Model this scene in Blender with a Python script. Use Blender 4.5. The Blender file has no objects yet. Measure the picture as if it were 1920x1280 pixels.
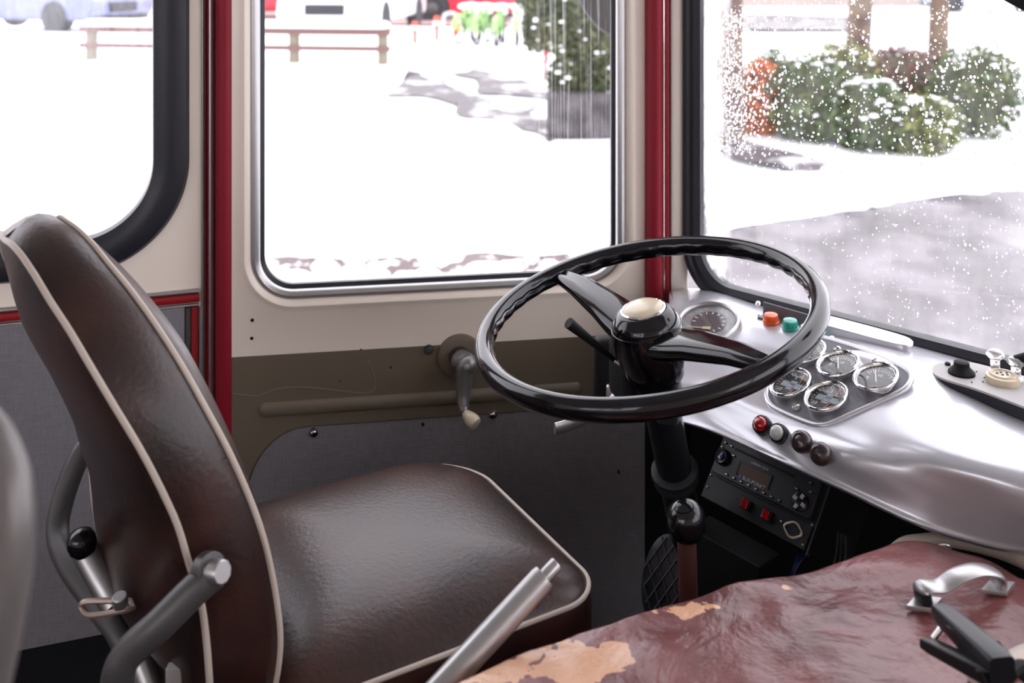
import bpy, bmesh, math, random
from mathutils import Vector as V, Matrix
from mathutils.bvhtree import BVHTree
random.seed(7)
PI = math.pi; UPZ = V((0, 0, 1))
sc = bpy.context.scene
# ------------------------------------------------------------------ camera
F = 1900.0; YH = -70.0; ZC = 1.3          # focal length in px of a 1920 frame, horizon row, eye height over the cab floor
cam_d = bpy.data.cameras.new('camera'); cam = bpy.data.objects.new('camera', cam_d); sc.collection.objects.link(cam)
cam.location = (0, 0, ZC); cam.rotation_euler = (PI/2, 0, 0)
cam_d.sensor_width = 36; cam_d.lens = F*36/1920; cam_d.shift_y = -(640-YH)/1920
cam_d.clip_start = .02; cam_d.clip_end = 400
cam_d.dof.use_dof = True; cam_d.dof.focus_distance = 1.5; cam_d.dof.aperture_fstop = 4.5
sc.camera = cam
# ------------------------------------------------------------------ sky and exposure
w = bpy.data.worlds.new('overcast_sky'); sc.world = w; w.use_nodes = True
bg = w.node_tree.nodes['Background']; bg.inputs['Color'].default_value = (.965, .935, 1, 1); bg.inputs['Strength'].default_value = 4.0
sc.view_settings.view_transform = 'Standard'; sc.view_settings.look = 'None'
sc.view_settings.exposure = 0.0; sc.view_settings.gamma = 1; sc.view_settings.use_curve_mapping = False
sc.cycles.use_denoising = True; sc.cycles.max_bounces = 10; sc.cycles.transparent_max_bounces = 16
sc.cycles.diffuse_bounces = 5; sc.cycles.sample_clamp_indirect = 8

# ------------------------------------------------------------------ helpers
def mat(name, col, rough=.5, metal=0, bump=None, coat=0, spec=.5, var=None, trans=0, ior=1.45):
    m = bpy.data.materials.new(name); m.use_nodes = True; nt = m.node_tree; b = nt.nodes['Principled BSDF']
    b.inputs['Base Color'].default_value = (*col, 1); b.inputs['Roughness'].default_value = rough; b.inputs['Metallic'].default_value = metal
    b.inputs['Coat Weight'].default_value = coat; b.inputs['Coat Roughness'].default_value = .08; b.inputs['Specular IOR Level'].default_value = spec
    b.inputs['Transmission Weight'].default_value = trans; b.inputs['IOR'].default_value = ior
    tc = nt.nodes.new('ShaderNodeTexCoord')
    if bump:   # (scale, strength, distance, detail)
        n = nt.nodes.new('ShaderNodeTexNoise'); n.inputs['Scale'].default_value = bump[0]; n.inputs['Detail'].default_value = bump[3] if len(bump) > 3 else 4
        bp = nt.nodes.new('ShaderNodeBump'); bp.inputs['Strength'].default_value = bump[1]; bp.inputs['Distance'].default_value = bump[2]
        nt.links.new(tc.outputs['Object'], n.inputs['Vector']); nt.links.new(n.outputs['Fac'], bp.inputs['Height']); nt.links.new(bp.outputs['Normal'], b.inputs['Normal'])
        if name == 'brown_leatherette': nt.links.new(bp.outputs['Normal'], b.inputs['Coat Normal'])
    if var:    # (colour2, scale, lo, hi, detail)
        n = nt.nodes.new('ShaderNodeTexNoise'); n.inputs['Scale'].default_value = var[1]; n.inputs['Detail'].default_value = var[4] if len(var) > 4 else 5
        r = nt.nodes.new('ShaderNodeValToRGB'); r.color_ramp.elements[0].position = var[2]; r.color_ramp.elements[1].position = var[3]
        r.color_ramp.elements[0].color = (*col, 1); r.color_ramp.elements[1].color = (*var[0], 1)
        nt.links.new(tc.outputs['Object'], n.inputs['Vector']); nt.links.new(n.outputs['Fac'], r.inputs['Fac']); nt.links.new(r.outputs['Color'], b.inputs['Base Color'])
    return m

def link(o): sc.collection.objects.link(o); return o
def obj(name, geo, m, parent=None, smooth=True, bevel=0, auto=None):
    """one mesh object out of world-space geometry; its origin sits at the parent's (or at the mesh's own) base"""
    vs, fs = geo
    me = bpy.data.meshes.new(name)
    if parent is not None:
        org = parent_org(parent)
    else:
        xs = [v[0] for v in vs]; ys = [v[1] for v in vs]; zs = [v[2] for v in vs]
        org = V(((min(xs)+max(xs))/2, (min(ys)+max(ys))/2, min(zs)))
    me.from_pydata([tuple(V(v)-org) for v in vs], [], fs)
    bm = bmesh.new(); bm.from_mesh(me); bmesh.ops.remove_doubles(bm, verts=bm.verts, dist=1e-6)
    bmesh.ops.recalc_face_normals(bm, faces=bm.faces)
    if bevel:
        es = [e for e in bm.edges if len(e.link_faces) == 2 and e.calc_face_angle(0) > .6]
        bmesh.ops.bevel(bm, geom=es, offset=bevel, segments=3, profile=.5, affect='EDGES', clamp_overlap=True)
    bm.to_mesh(me); bm.free()
    me.materials.append(m)
    if smooth:
        for p in me.polygons: p.use_smooth = True
        me.set_sharp_from_angle(angle=math.radians(auto or 40))
    o = link(bpy.data.objects.new(name, me)); o['org'] = tuple(org)
    if parent is not None: o.parent = parent
    else: o.location = org
    return o
def parent_org(p): return V(p['org'])
def thing(name, label, cat, loc, group=None):
    o = link(bpy.data.objects.new(name, None)); o.empty_display_size = .05; o.location = loc; o['org'] = tuple(loc)
    if cat is None: o['kind'] = 'structure'
    else: o['label'] = label; o['category'] = cat
    if cat is None and label: o['label'] = label
    if group: o['group'] = group
    return o
def tag(o, label, cat, group=None, kind=None):
    if label: o['label'] = label
    if cat: o['category'] = cat
    if group: o['group'] = group
    if kind: o['kind'] = kind
    return o
def struct(name, geo, m, **k): return tag(obj(name, geo, m, **k), None, None, kind='structure')

def join(*gs):
    vs, fs = [], []
    for g in gs:
        n = len(vs); vs += list(g[0]); fs += [tuple(i+n for i in f) for f in g[1]]
    return vs, fs
def frame(n, up=V((0, 0, 1))):
    n = V(n).normalized(); up = V(up)
    if abs(n.dot(up.normalized())) > .98: up = V((0, 1, 0))
    x = up.cross(n).normalized(); y = n.cross(x).normalized(); return x, y, n
def loft(loops, closed=True, cap0=False, cap1=False):
    vs, fs = [], []; n = len(loops[0])
    for L in loops: vs += [V(p) for p in L]
    for i in range(len(loops)-1):
        for j in range(n if closed else n-1):
            k = (j+1) % n; fs.append((i*n+j, i*n+k, (i+1)*n+k, (i+1)*n+j))
    if cap0: fs.append(tuple(range(n-1, -1, -1)))
    if cap1: b = (len(loops)-1)*n; fs.append(tuple(range(b, b+n)))
    return vs, fs
def spline(pts, n=8, closed=False):
    pts = [V(p) for p in pts]; out = []; m = len(pts)
    for i in range(m if closed else m-1):
        if closed: a, b, c, d = pts[(i-1) % m], pts[i], pts[(i+1) % m], pts[(i+2) % m]
        else: a, b, c, d = pts[max(i-1, 0)], pts[i], pts[i+1], pts[min(i+2, m-1)]
        for k in range(n):
            t = k/n; out.append(.5*((2*b)+(c-a)*t+(2*a-5*b+4*c-d)*t*t+(3*b-a-3*c+d)*t**3))
    if not closed: out.append(pts[-1])
    return out
def tube(pts, r, seg=12, closed=False, caps=True, flat=None, up=None):
    """swept round (or flattened) section; r number or function of 0..1; flat=(a,b) scales across/along up"""
    pts = [V(p) for p in pts]; n = len(pts); loops = []; px = None
    for i, p in enumerate(pts):
        t = (pts[(i+1) % n]-pts[i-1]) if closed else pts[min(i+1, n-1)]-pts[max(i-1, 0)]
        t.normalize()
        if up is not None: x = V(up).cross(t).normalized()
        elif px is None: x = frame(t)[0]
        else: x = (px-t*px.dot(t)).normalized()
        px = x; y = t.cross(x); rr = r(i/(n-1)) if callable(r) else r
        a, b = flat or (1, 1)
        loops.append([p+x*(rr*a*math.cos(2*PI*k/seg))+y*(rr*b*math.sin(2*PI*k/seg)) for k in range(seg)])
    if closed: loops.append(loops[0]); return loft(loops)
    return loft(loops, cap0=caps, cap1=caps)
def lathe(prof, c, n, seg=32, up=V((0, 0, 1)), lobes=None):
    """prof: (radius, height along n)"""
    x, y, n = frame(n, up); c = V(c); loops = []
    for r, h in prof:
        r = max(r, 1e-5)
        loops.append([c+n*h+(x*math.cos(2*PI*k/seg)+y*math.sin(2*PI*k/seg))*(r*(1+(lobes[1]*math.cos(lobes[0]*2*PI*k/seg) if lobes else 0))) for k in range(seg)])
    return loft(loops, cap0=True, cap1=True)
def box(c, size, axes=None):
    c = V(c); x, y, z = axes or (V((1, 0, 0)), V((0, 1, 0)), V((0, 0, 1))); a, b, d = [s/2 for s in size]
    vs = [c+x*(i*a)+y*(j*b)+z*(k*d) for k in (-1, 1) for j in (-1, 1) for i in (-1, 1)]
    return vs, [(0, 2, 3, 1), (4, 5, 7, 6), (0, 1, 5, 4), (2, 6, 7, 3), (0, 4, 6, 2), (1, 3, 7, 5)]
def rrect(u0, u1, v0, v1, r, n=8):
    """rounded rectangle as (u,v) points, counter-clockwise from the right-bottom corner; r one or four radii (RB,RT,LT,LB)"""
    if not isinstance(r, (tuple, list)): r = (r,)*4
    out = []
    for (cu, cv, a0, rr) in ((u1-r[0], v0+r[0], -90, r[0]), (u1-r[1], v1-r[1], 0, r[1]), (u0+r[2], v1-r[2], 90, r[2]), (u0+r[3], v0+r[3], 180, r[3])):
        for k in range(n+1):
            a = math.radians(a0+90*k/n); out.append((cu+rr*math.cos(a), cv+rr*math.sin(a)))
    return out
def slab(pts2, o, x, y, n, h0, h1, inset=.0):
    """extruded 2-D outline; slightly inset on the top for a soft edge"""
    cx = sum(p[0] for p in pts2)/len(pts2); cy = sum(p[1] for p in pts2)/len(pts2)
    def L(h, k): return [V(o)+x*(cx+(p[0]-cx)*k)+y*(cy+(p[1]-cy)*k)+n*h for p in pts2]
    w_ = max(abs(p[0]-cx) for p in pts2); k = 1-inset/w_
    loops = [L(h0, 1), L(h1-inset, 1), L(h1, k)] if inset else [L(h0, 1), L(h1, 1)]
    return loft(loops, cap0=True, cap1=True)
def text(s, o, x, y, size, lift=.0):
    cu = bpy.data.curves.new('t', 'FONT'); cu.body = s; cu.align_x = 'CENTER'; cu.align_y = 'CENTER'; cu.size = 1; cu.resolution_u = 2
    t = bpy.data.objects.new('t', cu); me = bpy.data.meshes.new_from_object(t)
    n = x.cross(y)
    g = ([V(o)+x*(v.co.x*size)+y*(v.co.y*size)+n*lift for v in me.vertices], [tuple(p.vertices) for p in me.polygons])
    bpy.data.objects.remove(t); bpy.data.curves.remove(cu); bpy.data.meshes.remove(me); return g
def ico(c, r, sub=2, sq=(1, 1, 1), jit=0):
    bm = bmesh.new(); bmesh.ops.create_icosphere(bm, subdivisions=sub, radius=1)
    vs = [V(c)+V((v.co.x*r*sq[0], v.co.y*r*sq[1], v.co.z*r*sq[2]))*(1+jit*random.uniform(-1, 1)) for v in bm.verts]
    fs = [tuple(v.index for v in f.verts) for f in bm.faces]; bm.free(); return vs, fs
def leaves(c, rad, n, size, shell=.55, squash=True):
    vs, fs = [], []; c = V(c)
    for _ in range(n):
        d = V((random.gauss(0, 1), random.gauss(0, 1), random.gauss(0, 1))).normalized()*(shell+(1-shell)*random.random()**.5)
        p = c+V((d.x*rad[0], d.y*rad[1], d.z*rad[2]))
        a = V((random.gauss(0, 1), random.gauss(0, 1), random.gauss(0, 1))).normalized(); b = a.cross(V((random.gauss(0, 1), random.gauss(0, 1), random.gauss(0, 1)))).normalized()
        s = size*random.uniform(.6, 1.3); i = len(vs)
        vs += [p-a*s, p+b*s*.4, p+a*s, p-b*s*.4+a.cross(b)*s*.15]; fs.append((i, i+1, i+2, i+3))
    return vs, fs
# rays from the photograph's viewpoint, used to measure positions on real planes
def ray(px, py): return V(((px-960)/F, 1, -(py-YH)/F))
def at(px, py, Y): return V(((px-960)/F*Y, Y, ZC-(py-YH)/F*Y))
def atz(px, py, z): return at(px, py, (ZC-z)*F/(py-YH))
def atpl(px, py, p0, n):
    d = ray(px, py); o = V((0, 0, ZC)); return o+d*(V(n).dot(V(p0)-o)/V(n).dot(d))
def pix(p): return (960+F*p[0]/p[1], YH+F*(ZC-p[2])/p[1])

# ------------------------------------------------------------------ materials
M = {}
M['cream'] = mat('cream_paint', (.85, .76, .675), .32, bump=(6, .05, .002), coat=.25)
M['cream2'] = mat('cream_piping', (.50, .43, .375), .5)
M['grey_vinyl'] = mat('grey_linen_vinyl', (.19, .19, .215), .6)
def linen(m, c1, c2):
    nt = m.node_tree; b = nt.nodes['Principled BSDF']; tc = nt.nodes.new('ShaderNodeTexCoord')
    mx = []
    for sv in ((40, 40, 900), (900, 900, 40)):
        mp = nt.nodes.new('ShaderNodeMapping'); mp.inputs['Scale'].default_value = sv; n = nt.nodes.new('ShaderNodeTexNoise'); n.inputs['Scale'].default_value = 1; n.inputs['Detail'].default_value = 3
        nt.links.new(tc.outputs['Object'], mp.inputs['Vector']); nt.links.new(mp.outputs['Vector'], n.inputs['Vector']); mx.append(n)
    a = nt.nodes.new('ShaderNodeMath'); a.operation = 'ADD'; nt.links.new(mx[0].outputs['Fac'], a.inputs[0]); nt.links.new(mx[1].outputs['Fac'], a.inputs[1])
    r = nt.nodes.new('ShaderNodeValToRGB'); r.color_ramp.elements[0].position = .35; r.color_ramp.elements[1].position = .65
    h = nt.nodes.new('ShaderNodeMath'); h.operation = 'MULTIPLY'; h.inputs[1].default_value = .5; nt.links.new(a.outputs[0], h.inputs[0]); nt.links.new(h.outputs[0], r.inputs['Fac'])
    r.color_ramp.elements[0].color = (*c1, 1); r.color_ramp.elements[1].color = (*c2, 1); nt.links.new(r.outputs['Color'], b.inputs['Base Color'])
linen(M['grey_vinyl'], (.15, .145, .16), (.225, .215, .24))
M['rubber'] = mat('black_rubber', (.012, .013, .020), .42, bump=(30, .05, .001))
M['black'] = mat('black_plastic', (.008, .008, .010), .3, spec=.3)
M['bakelite'] = mat('glossy_black_bakelite', (.004, .004, .006), .12, coat=.35, spec=.3)
M['mattblack'] = mat('matt_black', (.006, .006, .007), .6, spec=.2)
M['darkmetal'] = mat('dark_painted_metal', (.012, .013, .016), .45, spec=.3, bump=(80, .1, .001))
M['red'] = mat('red_vinyl', (.22, .006, .018), .5, spec=.3, bump=(120, .04, .001))
M['red2'] = mat('red_plastic_strip', (.26, .012, .016), .4, spec=.35)
M['chrome'] = mat('chrome', (.82, .82, .83), .08, 1)
M['alu'] = mat('brushed_aluminium', (.42, .41, .415), .36, .9, bump=(60, .08, .001))
M['greymetal'] = mat('grey_painted_steel', (.075, .072, .075), .42, .3, bump=(40, .06, .001))
M['silver'] = mat('silver_dash_paint', (.50, .50, .54), .27, .5, bump=(9, .05, .003, 2), coat=.5)
M['plategrey'] = mat('light_grey_plate', (.38, .365, .365), .5)
M['gpanel'] = mat('dark_gauge_panel', (.10, .10, .115), .38)
M['dial'] = mat('dial_black', (.018, .018, .02), .5)
M['dialgrey'] = mat('dial_grey_ring', (.30, .30, .31), .5)
M['dialbrown'] = mat('dial_dark_centre', (.10, .075, .08), .4)
M['dialblue'] = mat('dial_blue_grey_mark', (.28, .34, .38), .5)
M['white'] = mat('white_paint', (.8, .8, .8), .5)
M['ivory'] = mat('ivory_plastic', (.56, .48, .35), .3, coat=.3)
M['orange'] = mat('orange_lens', (.75, .09, .01), .25, coat=.4)
M['teal'] = mat('teal_lens', (.02, .30, .24), .25, coat=.4)
M['redlens'] = mat('red_lens', (.30, .003, .006), .12, coat=.6)
M['greylens'] = mat('frosted_grey_lens', (.42, .44, .43), .15, coat=.4)
M['brownk'] = mat('dark_brown_knob', (.028, .016, .015), .28, coat=.3)
M['orangeink'] = mat('orange_dial_ink', (.55, .2, .06), .5)
M['leather'] = mat('brown_leatherette', (.012, .004, .0035), .48, bump=(150, .3, .002, 8), spec=.35, coat=.42, var=((.042, .012, .008), 9, .35, .7))
M['leather'].node_tree.nodes['Principled BSDF'].inputs['Coat Roughness'].default_value = .26
M['floor'] = mat('dark_floor_rubber', (.012, .012, .014), .7, spec=.2, bump=(60, .2, .002))
M['ceil'] = mat('ceiling_cream', (.42, .40, .37), .6)
M['olive'] = mat('olive_paint', (.15, .122, .09), .33, bump=(6, .05, .002), coat=.2)
# red-brown leather with worn tan patches
def worn(m):
    nt = m.node_tree; b = nt.nodes['Principled BSDF']; tc = nt.nodes.new('ShaderNodeTexCoord'); L = nt.links.new
    def noise(sc_, det, dist=0):
        n = nt.nodes.new('ShaderNodeTexNoise'); n.inputs['Scale'].default_value = sc_; n.inputs['Detail'].default_value = det; n.inputs['Distortion'].default_value = dist; L(tc.outputs['Object'], n.inputs['Vector']); return n
    def ramp(n, a, c, ca, cb):
        r = nt.nodes.new('ShaderNodeValToRGB'); r.color_ramp.elements[0].position = a; r.color_ramp.elements[1].position = c; r.color_ramp.elements[0].color = (*ca, 1); r.color_ramp.elements[1].color = (*cb, 1); L(n, r.inputs['Fac']); return r
    base = ramp(noise(11, 7).outputs['Fac'], .35, .68, (.095, .022, .022), (.20, .065, .065))
    at_ = nt.nodes.new('ShaderNodeAttribute'); at_.attribute_name = 'wear'
    nz = noise(34, 9, .6)
    ad = nt.nodes.new('ShaderNodeMath'); ad.operation = 'MULTIPLY_ADD'; ad.inputs[1].default_value = .8; L(nz.outputs['Fac'], ad.inputs[0]); L(at_.outputs['Fac'], ad.inputs[2])
    pm = ramp(ad.outputs[0], .86, .87, (0, 0, 0), (1, 1, 1))
    m1 = nt.nodes.new('ShaderNodeMix'); m1.data_type = 'RGBA'; L(pm.outputs['Color'], m1.inputs['Factor']); L(base.outputs['Color'], m1.inputs[6]); m1.inputs[7].default_value = (.60, .33, .20, 1)
    sp = ramp(noise(210, 2).outputs['Fac'], .73, .74, (0, 0, 0), (1, 1, 1))
    m2 = nt.nodes.new('ShaderNodeMix'); m2.data_type = 'RGBA'; L(sp.outputs['Color'], m2.inputs['Factor']); L(m1.outputs[2], m2.inputs[6]); m2.inputs[7].default_value = (.03, .012, .012, 1)
    L(m2.outputs[2], b.inputs['Base Color']); b.inputs['Roughness'].default_value = .30; b.inputs['Specular IOR Level'].default_value = .65
    n1 = noise(9, 6, .8); n2 = noise(90, 5)
    h = nt.nodes.new('ShaderNodeMath'); h.operation = 'MULTIPLY_ADD'; h.inputs[1].default_value = .1; L(n2.outputs['Fac'], h.inputs[0]); L(n1.outputs['Fac'], h.inputs[2])
    bp = nt.nodes.new('ShaderNodeBump'); bp.inputs['Strength'].default_value = .8; bp.inputs['Distance'].default_value = .012; L(h.outputs[0], bp.inputs['Height']); L(bp.outputs['Normal'], b.inputs['Normal'])
M['worn'] = mat('worn_red_leather', (.2, .05, .05)); worn(M['worn'])
# clear glass: thin, mostly see-through, a little gloss, some dirt
def glass(name, frost=0.0, left=None, ior=1.45, sc_=(28, 7, 1), lohi=(.38, .62)):
    m = bpy.data.materials.new(name); m.use_nodes = True; nt = m.node_tree; nt.nodes.clear(); L = nt.links.new
    out = nt.nodes.new('ShaderNodeOutputMaterial'); tr = nt.nodes.new('ShaderNodeBsdfTransparent'); tr.inputs[0].default_value = (.97, .975, .975, 1)
    gl = nt.nodes.new('ShaderNodeBsdfGlossy'); gl.inputs['Roughness'].default_value = .02; fr = nt.nodes.new('ShaderNodeFresnel'); fr.inputs['IOR'].default_value = ior
    ge = nt.nodes.new('ShaderNodeNewGeometry'); su = nt.nodes.new('ShaderNodeMath'); su.operation = 'SUBTRACT'; su.inputs[0].default_value = 1; L(ge.outputs['Backfacing'], su.inputs[1])
    mu = nt.nodes.new('ShaderNodeMath'); mu.operation = 'MULTIPLY'; L(fr.outputs[0], mu.inputs[0]); L(su.outputs[0], mu.inputs[1])
    mx = nt.nodes.new('ShaderNodeMixShader'); L(mu.outputs[0], mx.inputs[0]); L(tr.outputs[0], mx.inputs[1]); L(gl.outputs[0], mx.inputs[2])
    last = mx
    if frost or left:
        uv = nt.nodes.new('ShaderNodeUVMap'); uv.uv_map = 'metres'
        mp = nt.nodes.new('ShaderNodeMapping'); mp.inputs['Scale'].default_value = sc_; n = nt.nodes.new('ShaderNodeTexNoise'); n.inputs['Scale'].default_value = 1; n.inputs['Detail'].default_value = 8; n.inputs['Roughness'].default_value = .65
        L(uv.outputs[0], mp.inputs[0]); L(mp.outputs[0], n.inputs['Vector'])
        sx = nt.nodes.new('ShaderNodeSeparateXYZ'); L(uv.outputs[0], sx.inputs[0])
        mr = nt.nodes.new('ShaderNodeMapRange'); mr.inputs['From Min'].default_value = left[0]; mr.inputs['From Max'].default_value = left[1]; mr.inputs['To Min'].default_value = left[2]; mr.inputs['To Max'].default_value = frost; L(sx.outputs[0], mr.inputs['Value'])
        ma = nt.nodes.new('ShaderNodeMath'); ma.operation = 'MULTIPLY'; rp = nt.nodes.new('ShaderNodeValToRGB'); rp.color_ramp.elements[0].position = lohi[0]; rp.color_ramp.elements[1].position = lohi[1]
        L(n.outputs['Fac'], rp.inputs['Fac']); L(rp.outputs['Color'], ma.inputs[0]); L(mr.outputs[0], ma.inputs[1])
        di = nt.nodes.new('ShaderNodeBsdfTranslucent'); di.inputs[0].default_value = (.95, .95, .97, 1)
        m2 = nt.nodes.new('ShaderNodeMixShader'); L(ma.outputs[0], m2.inputs[0]); L(mx.outputs[0], m2.inputs[1]); L(di.outputs[0], m2.inputs[2]); last = m2
    L(last.outputs[0], out.inputs[0]); return m
M['glass'] = glass('window_glass'); M['glass_door'] = glass('streaked_door_glass', .16, (.52, .62, 0.0), sc_=(190, 2.2, 1), lohi=(.5, .75)); M['glass_left'] = glass('smeared_glass', .06, (0, .3, .25)); M['glass_ws'] = glass('misted_windscreen_glass', .02, (.012, .07, 1.0))
M['water'] = mat('water_drop', (1, 1, 1), .0, trans=1, ior=1.33)
M['snow'] = mat('snow', (.88, .89, .91), .7, bump=(3, .4, .05))
M['asphalt'] = mat('slushy_asphalt', (.095, .085, .093), .35, bump=(12, .3, .02), var=((.20, .185, .20), 2.2, .42, .66, 9))
M['path'] = mat('slushy_path', (.075, .062, .07), .5, bump=(12, .3, .02), var=((.80, .79, .80), 3.2, .50, .74, 8))

def uvmetres(o, fn):
    me = o.data; ul = me.uv_layers.new(name='metres'); org = parent_org(o)
    for lp in me.loops:
        ul.data[lp.index].uv = fn(me.vertices[lp.vertex_index].co+org)

# ------------------------------------------------------------------ plan of the cab shell
a9 = math.radians(9); dD = V((math.cos(a9), math.sin(a9), 0)); nD = V((dD.y, -dD.x, 0))        # door plane, normal into the cab
A = V((-.513, 1.85, 0)); DL = .787
a18 = math.radians(18.7); dR = V((math.cos(a18), math.sin(a18), 0)); nR = V((dR.y, -dR.x, 0)); R0 = V((-.557, 1.862, 0))
a44 = math.radians(-44.5); dW = V((math.cos(a44), math.sin(a44), 0)); nW = V((dW.y, -dW.x, 0)); C0 = V((.337, 1.98, 0))
def uD(px, py): p = atpl(px, py, A, nD); return (p-A).dot(dD), p.z
def uR(px, py): p = atpl(px, py, R0, nR); return (p-R0).dot(dR), p.z
def uW(px, py): p = atpl(px, py, C0, nW); return (p-C0).dot(dW), p.z
def PD(u, z, h=0): return A+dD*u+nD*h+V((0, 0, z))
def PR(u, z, h=0): return R0+dR*u+nR*h+V((0, 0, z))
def PW(u, z, h=0): return C0+dW*u+nW*h+V((0, 0, z))
TOP = 2.05
def plate_hole(P, outer, hole, depth, prof):
    """wall sheet with a rounded opening: prof is a list of (grow, height) rings from the sheet down into the opening"""
    u0, u1, z0, z1 = outer; hu0, hu1, hz0, hz1, hr = hole; n = 24
    loops = []
    big = rrect(u0, u1, z0, z1, .001, n)
    g0 = prof[0][0]
    L0 = [P(p[0], p[1], 0) for p in big]
    loops.append([P(p[0], p[1], -depth) for p in big]); loops.append(L0)
    for g, h in prof: loops.append([P(p[0], p[1], h) for p in rrect(hu0-g, hu1+g, hz0-g, hz1+g, hr+g, n)])
    loops.append([P(p[0], p[1], -depth) for p in rrect(hu0, hu1, hz0, hz1, hr, n)])
    return loft(loops)
def ring(P, rect, r, section, seg_n=24):
    """frame moulding round a rounded rectangle; section = list of (grow, height)"""
    u0, u1, z0, z1 = rect
    loops = [[P(p[0], p[1], h) for p in rrect(u0-g, u1+g, z0-g, z1+g, r+g, seg_n)] for g, h in section]
    loops.append(loops[0]); return loft(loops)

# ------------------------------------------------------------------ floor, ceiling, far walls of the cab
struct('floor', box((-.8, .3, -.02), (5.2, 3.9, .04)), M['floor'])
fl = [(-3.4, -1.2), (-3.4, 1.15), (-.557, 1.93), (.3, 2.06), (.36, 2.05), (1.7, .70), (1.7, -1.2)]
struct('ceiling', slab(fl, (0, 0, 0), V((1, 0, 0)), V((0, 1, 0)), V((0, 0, 1)), TOP, TOP+.05), M['ceil'])
# side of the bus behind the camera: sill, pillars, head rail
bw = [box((-.85, -1.2, .45), (5.1, .05, .9)), box((-.85, -1.2, 1.92), (5.1, .05, .26)), box((.45, -1.2, 1.35), (2.5, .05, .9))]+[box((x, -1.2, 1.35), (.09, .05, 1.0)) for x in (-3.35, -2.1)]  # openings towards the front closed by a solid panel added to darken the footwell
struct('wall_right', join(*bw), M['cream'])
struct('unseen_side_panel', join(box((1.72, -.15, .45), (.05, 2.15, .9)), box((1.72, -.15, 1.92), (.05, 2.15, .26)), box((1.72, -.15, 1.35), (.05, .08, .9))), M['cream'], smooth=False)  # unseen side of the bus, added to keep outside light off the footwell
struct('wall_back', box((-3.4, 0, 1.0), (.05, 2.5, 2.1)), M['cream'])

# ------------------------------------------------------------------ rear side wall with the black-rubber window
ur, _ = uR(303, 200); _, zb = uR(120, 470); zsill = zb
hole1 = (-1.75, ur, zsill, 1.82, .15)
uE = uR(380, 300)[0]
struct('wall_left', plate_hole(PR, (-2.4, uE, -.02, TOP), hole1, .03, [(.03, 0), (.006, 0), (0, -.006)]), M['cream'])
w1 = thing('window_1', 'side window pane in a thick black rubber seal with a round corner', None, PR(-.6, zsill, 0))
obj('rubber_seal', ring(PR, (hole1[0], hole1[1], hole1[2], hole1[3]), .15, [(-.016, -.02), (-.014, .004), (-.004, .013), (.022, .018), (.042, .012), (.048, 0), (.046, -.006), (0, -.02)]), M['rubber'], w1)
pn = obj('pane', loft([[PR(p[0], p[1], -.012) for p in rrect(*[hole1[0], hole1[1], hole1[2], hole1[3]], .15, 24)], [PR(p[0], p[1], -.016) for p in rrect(*[hole1[0], hole1[1], hole1[2], hole1[3]], .15, 24)]], cap0=True, cap1=True), M['glass_left'], w1, smooth=False)
uvmetres(pn, lambda p: ((p-R0).dot(dR)+1.75, p.z))
# grey linen panel below, red-and-aluminium mouldings
zt = uR(300, 578)[1]; uv_ = uR(345, 700)[0]
lower = box(PR((-2.3+uv_)/2, (zt+.1)/2, .004), (uv_+2.3, .008, zt-.1), (dR, nR, V((0, 0, 1))))
tag(obj('vinyl_panel', lower, M['grey_vinyl'], smooth=False), None, None, kind='structure').name = 'trim_1'
def strip(P, u0, z0, u1, z1, wid, hgt, m, name, n=10):
    d = V((u1-u0, z1-z0)); Lh = d.length; d = d/Lh; s = V((-d.y, d.x)); loops = []
    for k in range(n+1):
        a = PI*k/n; off = -wid/2*math.cos(a); hh = hgt*math.sin(a)**.6 if 0 < k < n else 0
        loops.append([P(u0+d.x*t+s.x*off, z0+d.y*t+s.y*off, hh+.0005) for t in (0, Lh)])
    g = loft([list(x) for x in zip(*loops)], closed=True, cap0=True, cap1=True); return g
zt2 = uR(372, 556)[1]; ue = uR(374, 556)[0]
tr = thing('trim_2', 'horizontal red moulding between two aluminium beads above the grey panel', None, PR(-.5, zt2, 0))
obj('red_insert', strip(PR, -2.3, zt2-.001, ue, zt2-.001, .016, .006, M['red2'], ''), M['red2'], tr)
obj('bead', strip(PR, -2.3, zt2+.012, ue-.002, zt2+.012, .008, .008, M['alu'], ''), M['alu'], tr)
obj('bead', strip(PR, -2.3, zt2-.013, ue-.002, zt2-.013, .006, .007, M['alu'], ''), M['alu'], tr)
uc = uR(365, 640)[0]
tr = thing('trim_3', 'short upright red moulding at the edge of the grey panel', None, PR(uc, .1, 0))
obj('red_insert', strip(PR, uc, .1, uc, zt2-.017, .013, .007, M['red2'], ''), M['red2'], tr)
obj('bead', strip(PR, uc-.012, .1, uc-.012, zt2-.017, .010, .006, M['greymetal'], ''), M['greymetal'], tr)
obj('bead', strip(PR, uc+.011, .1, uc+.011, zt2-.017, .008, .007, M['alu'], ''), M['alu'], tr)
# black heater duct along the foot of the wall
g = box(PR(-.9, .05, .09), (2.6, .2, .12), (dR, nR, V((0, 0, 1))))
struct('baseboard_left', g, M['mattblack'], smooth=False, bevel=.004)

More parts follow.
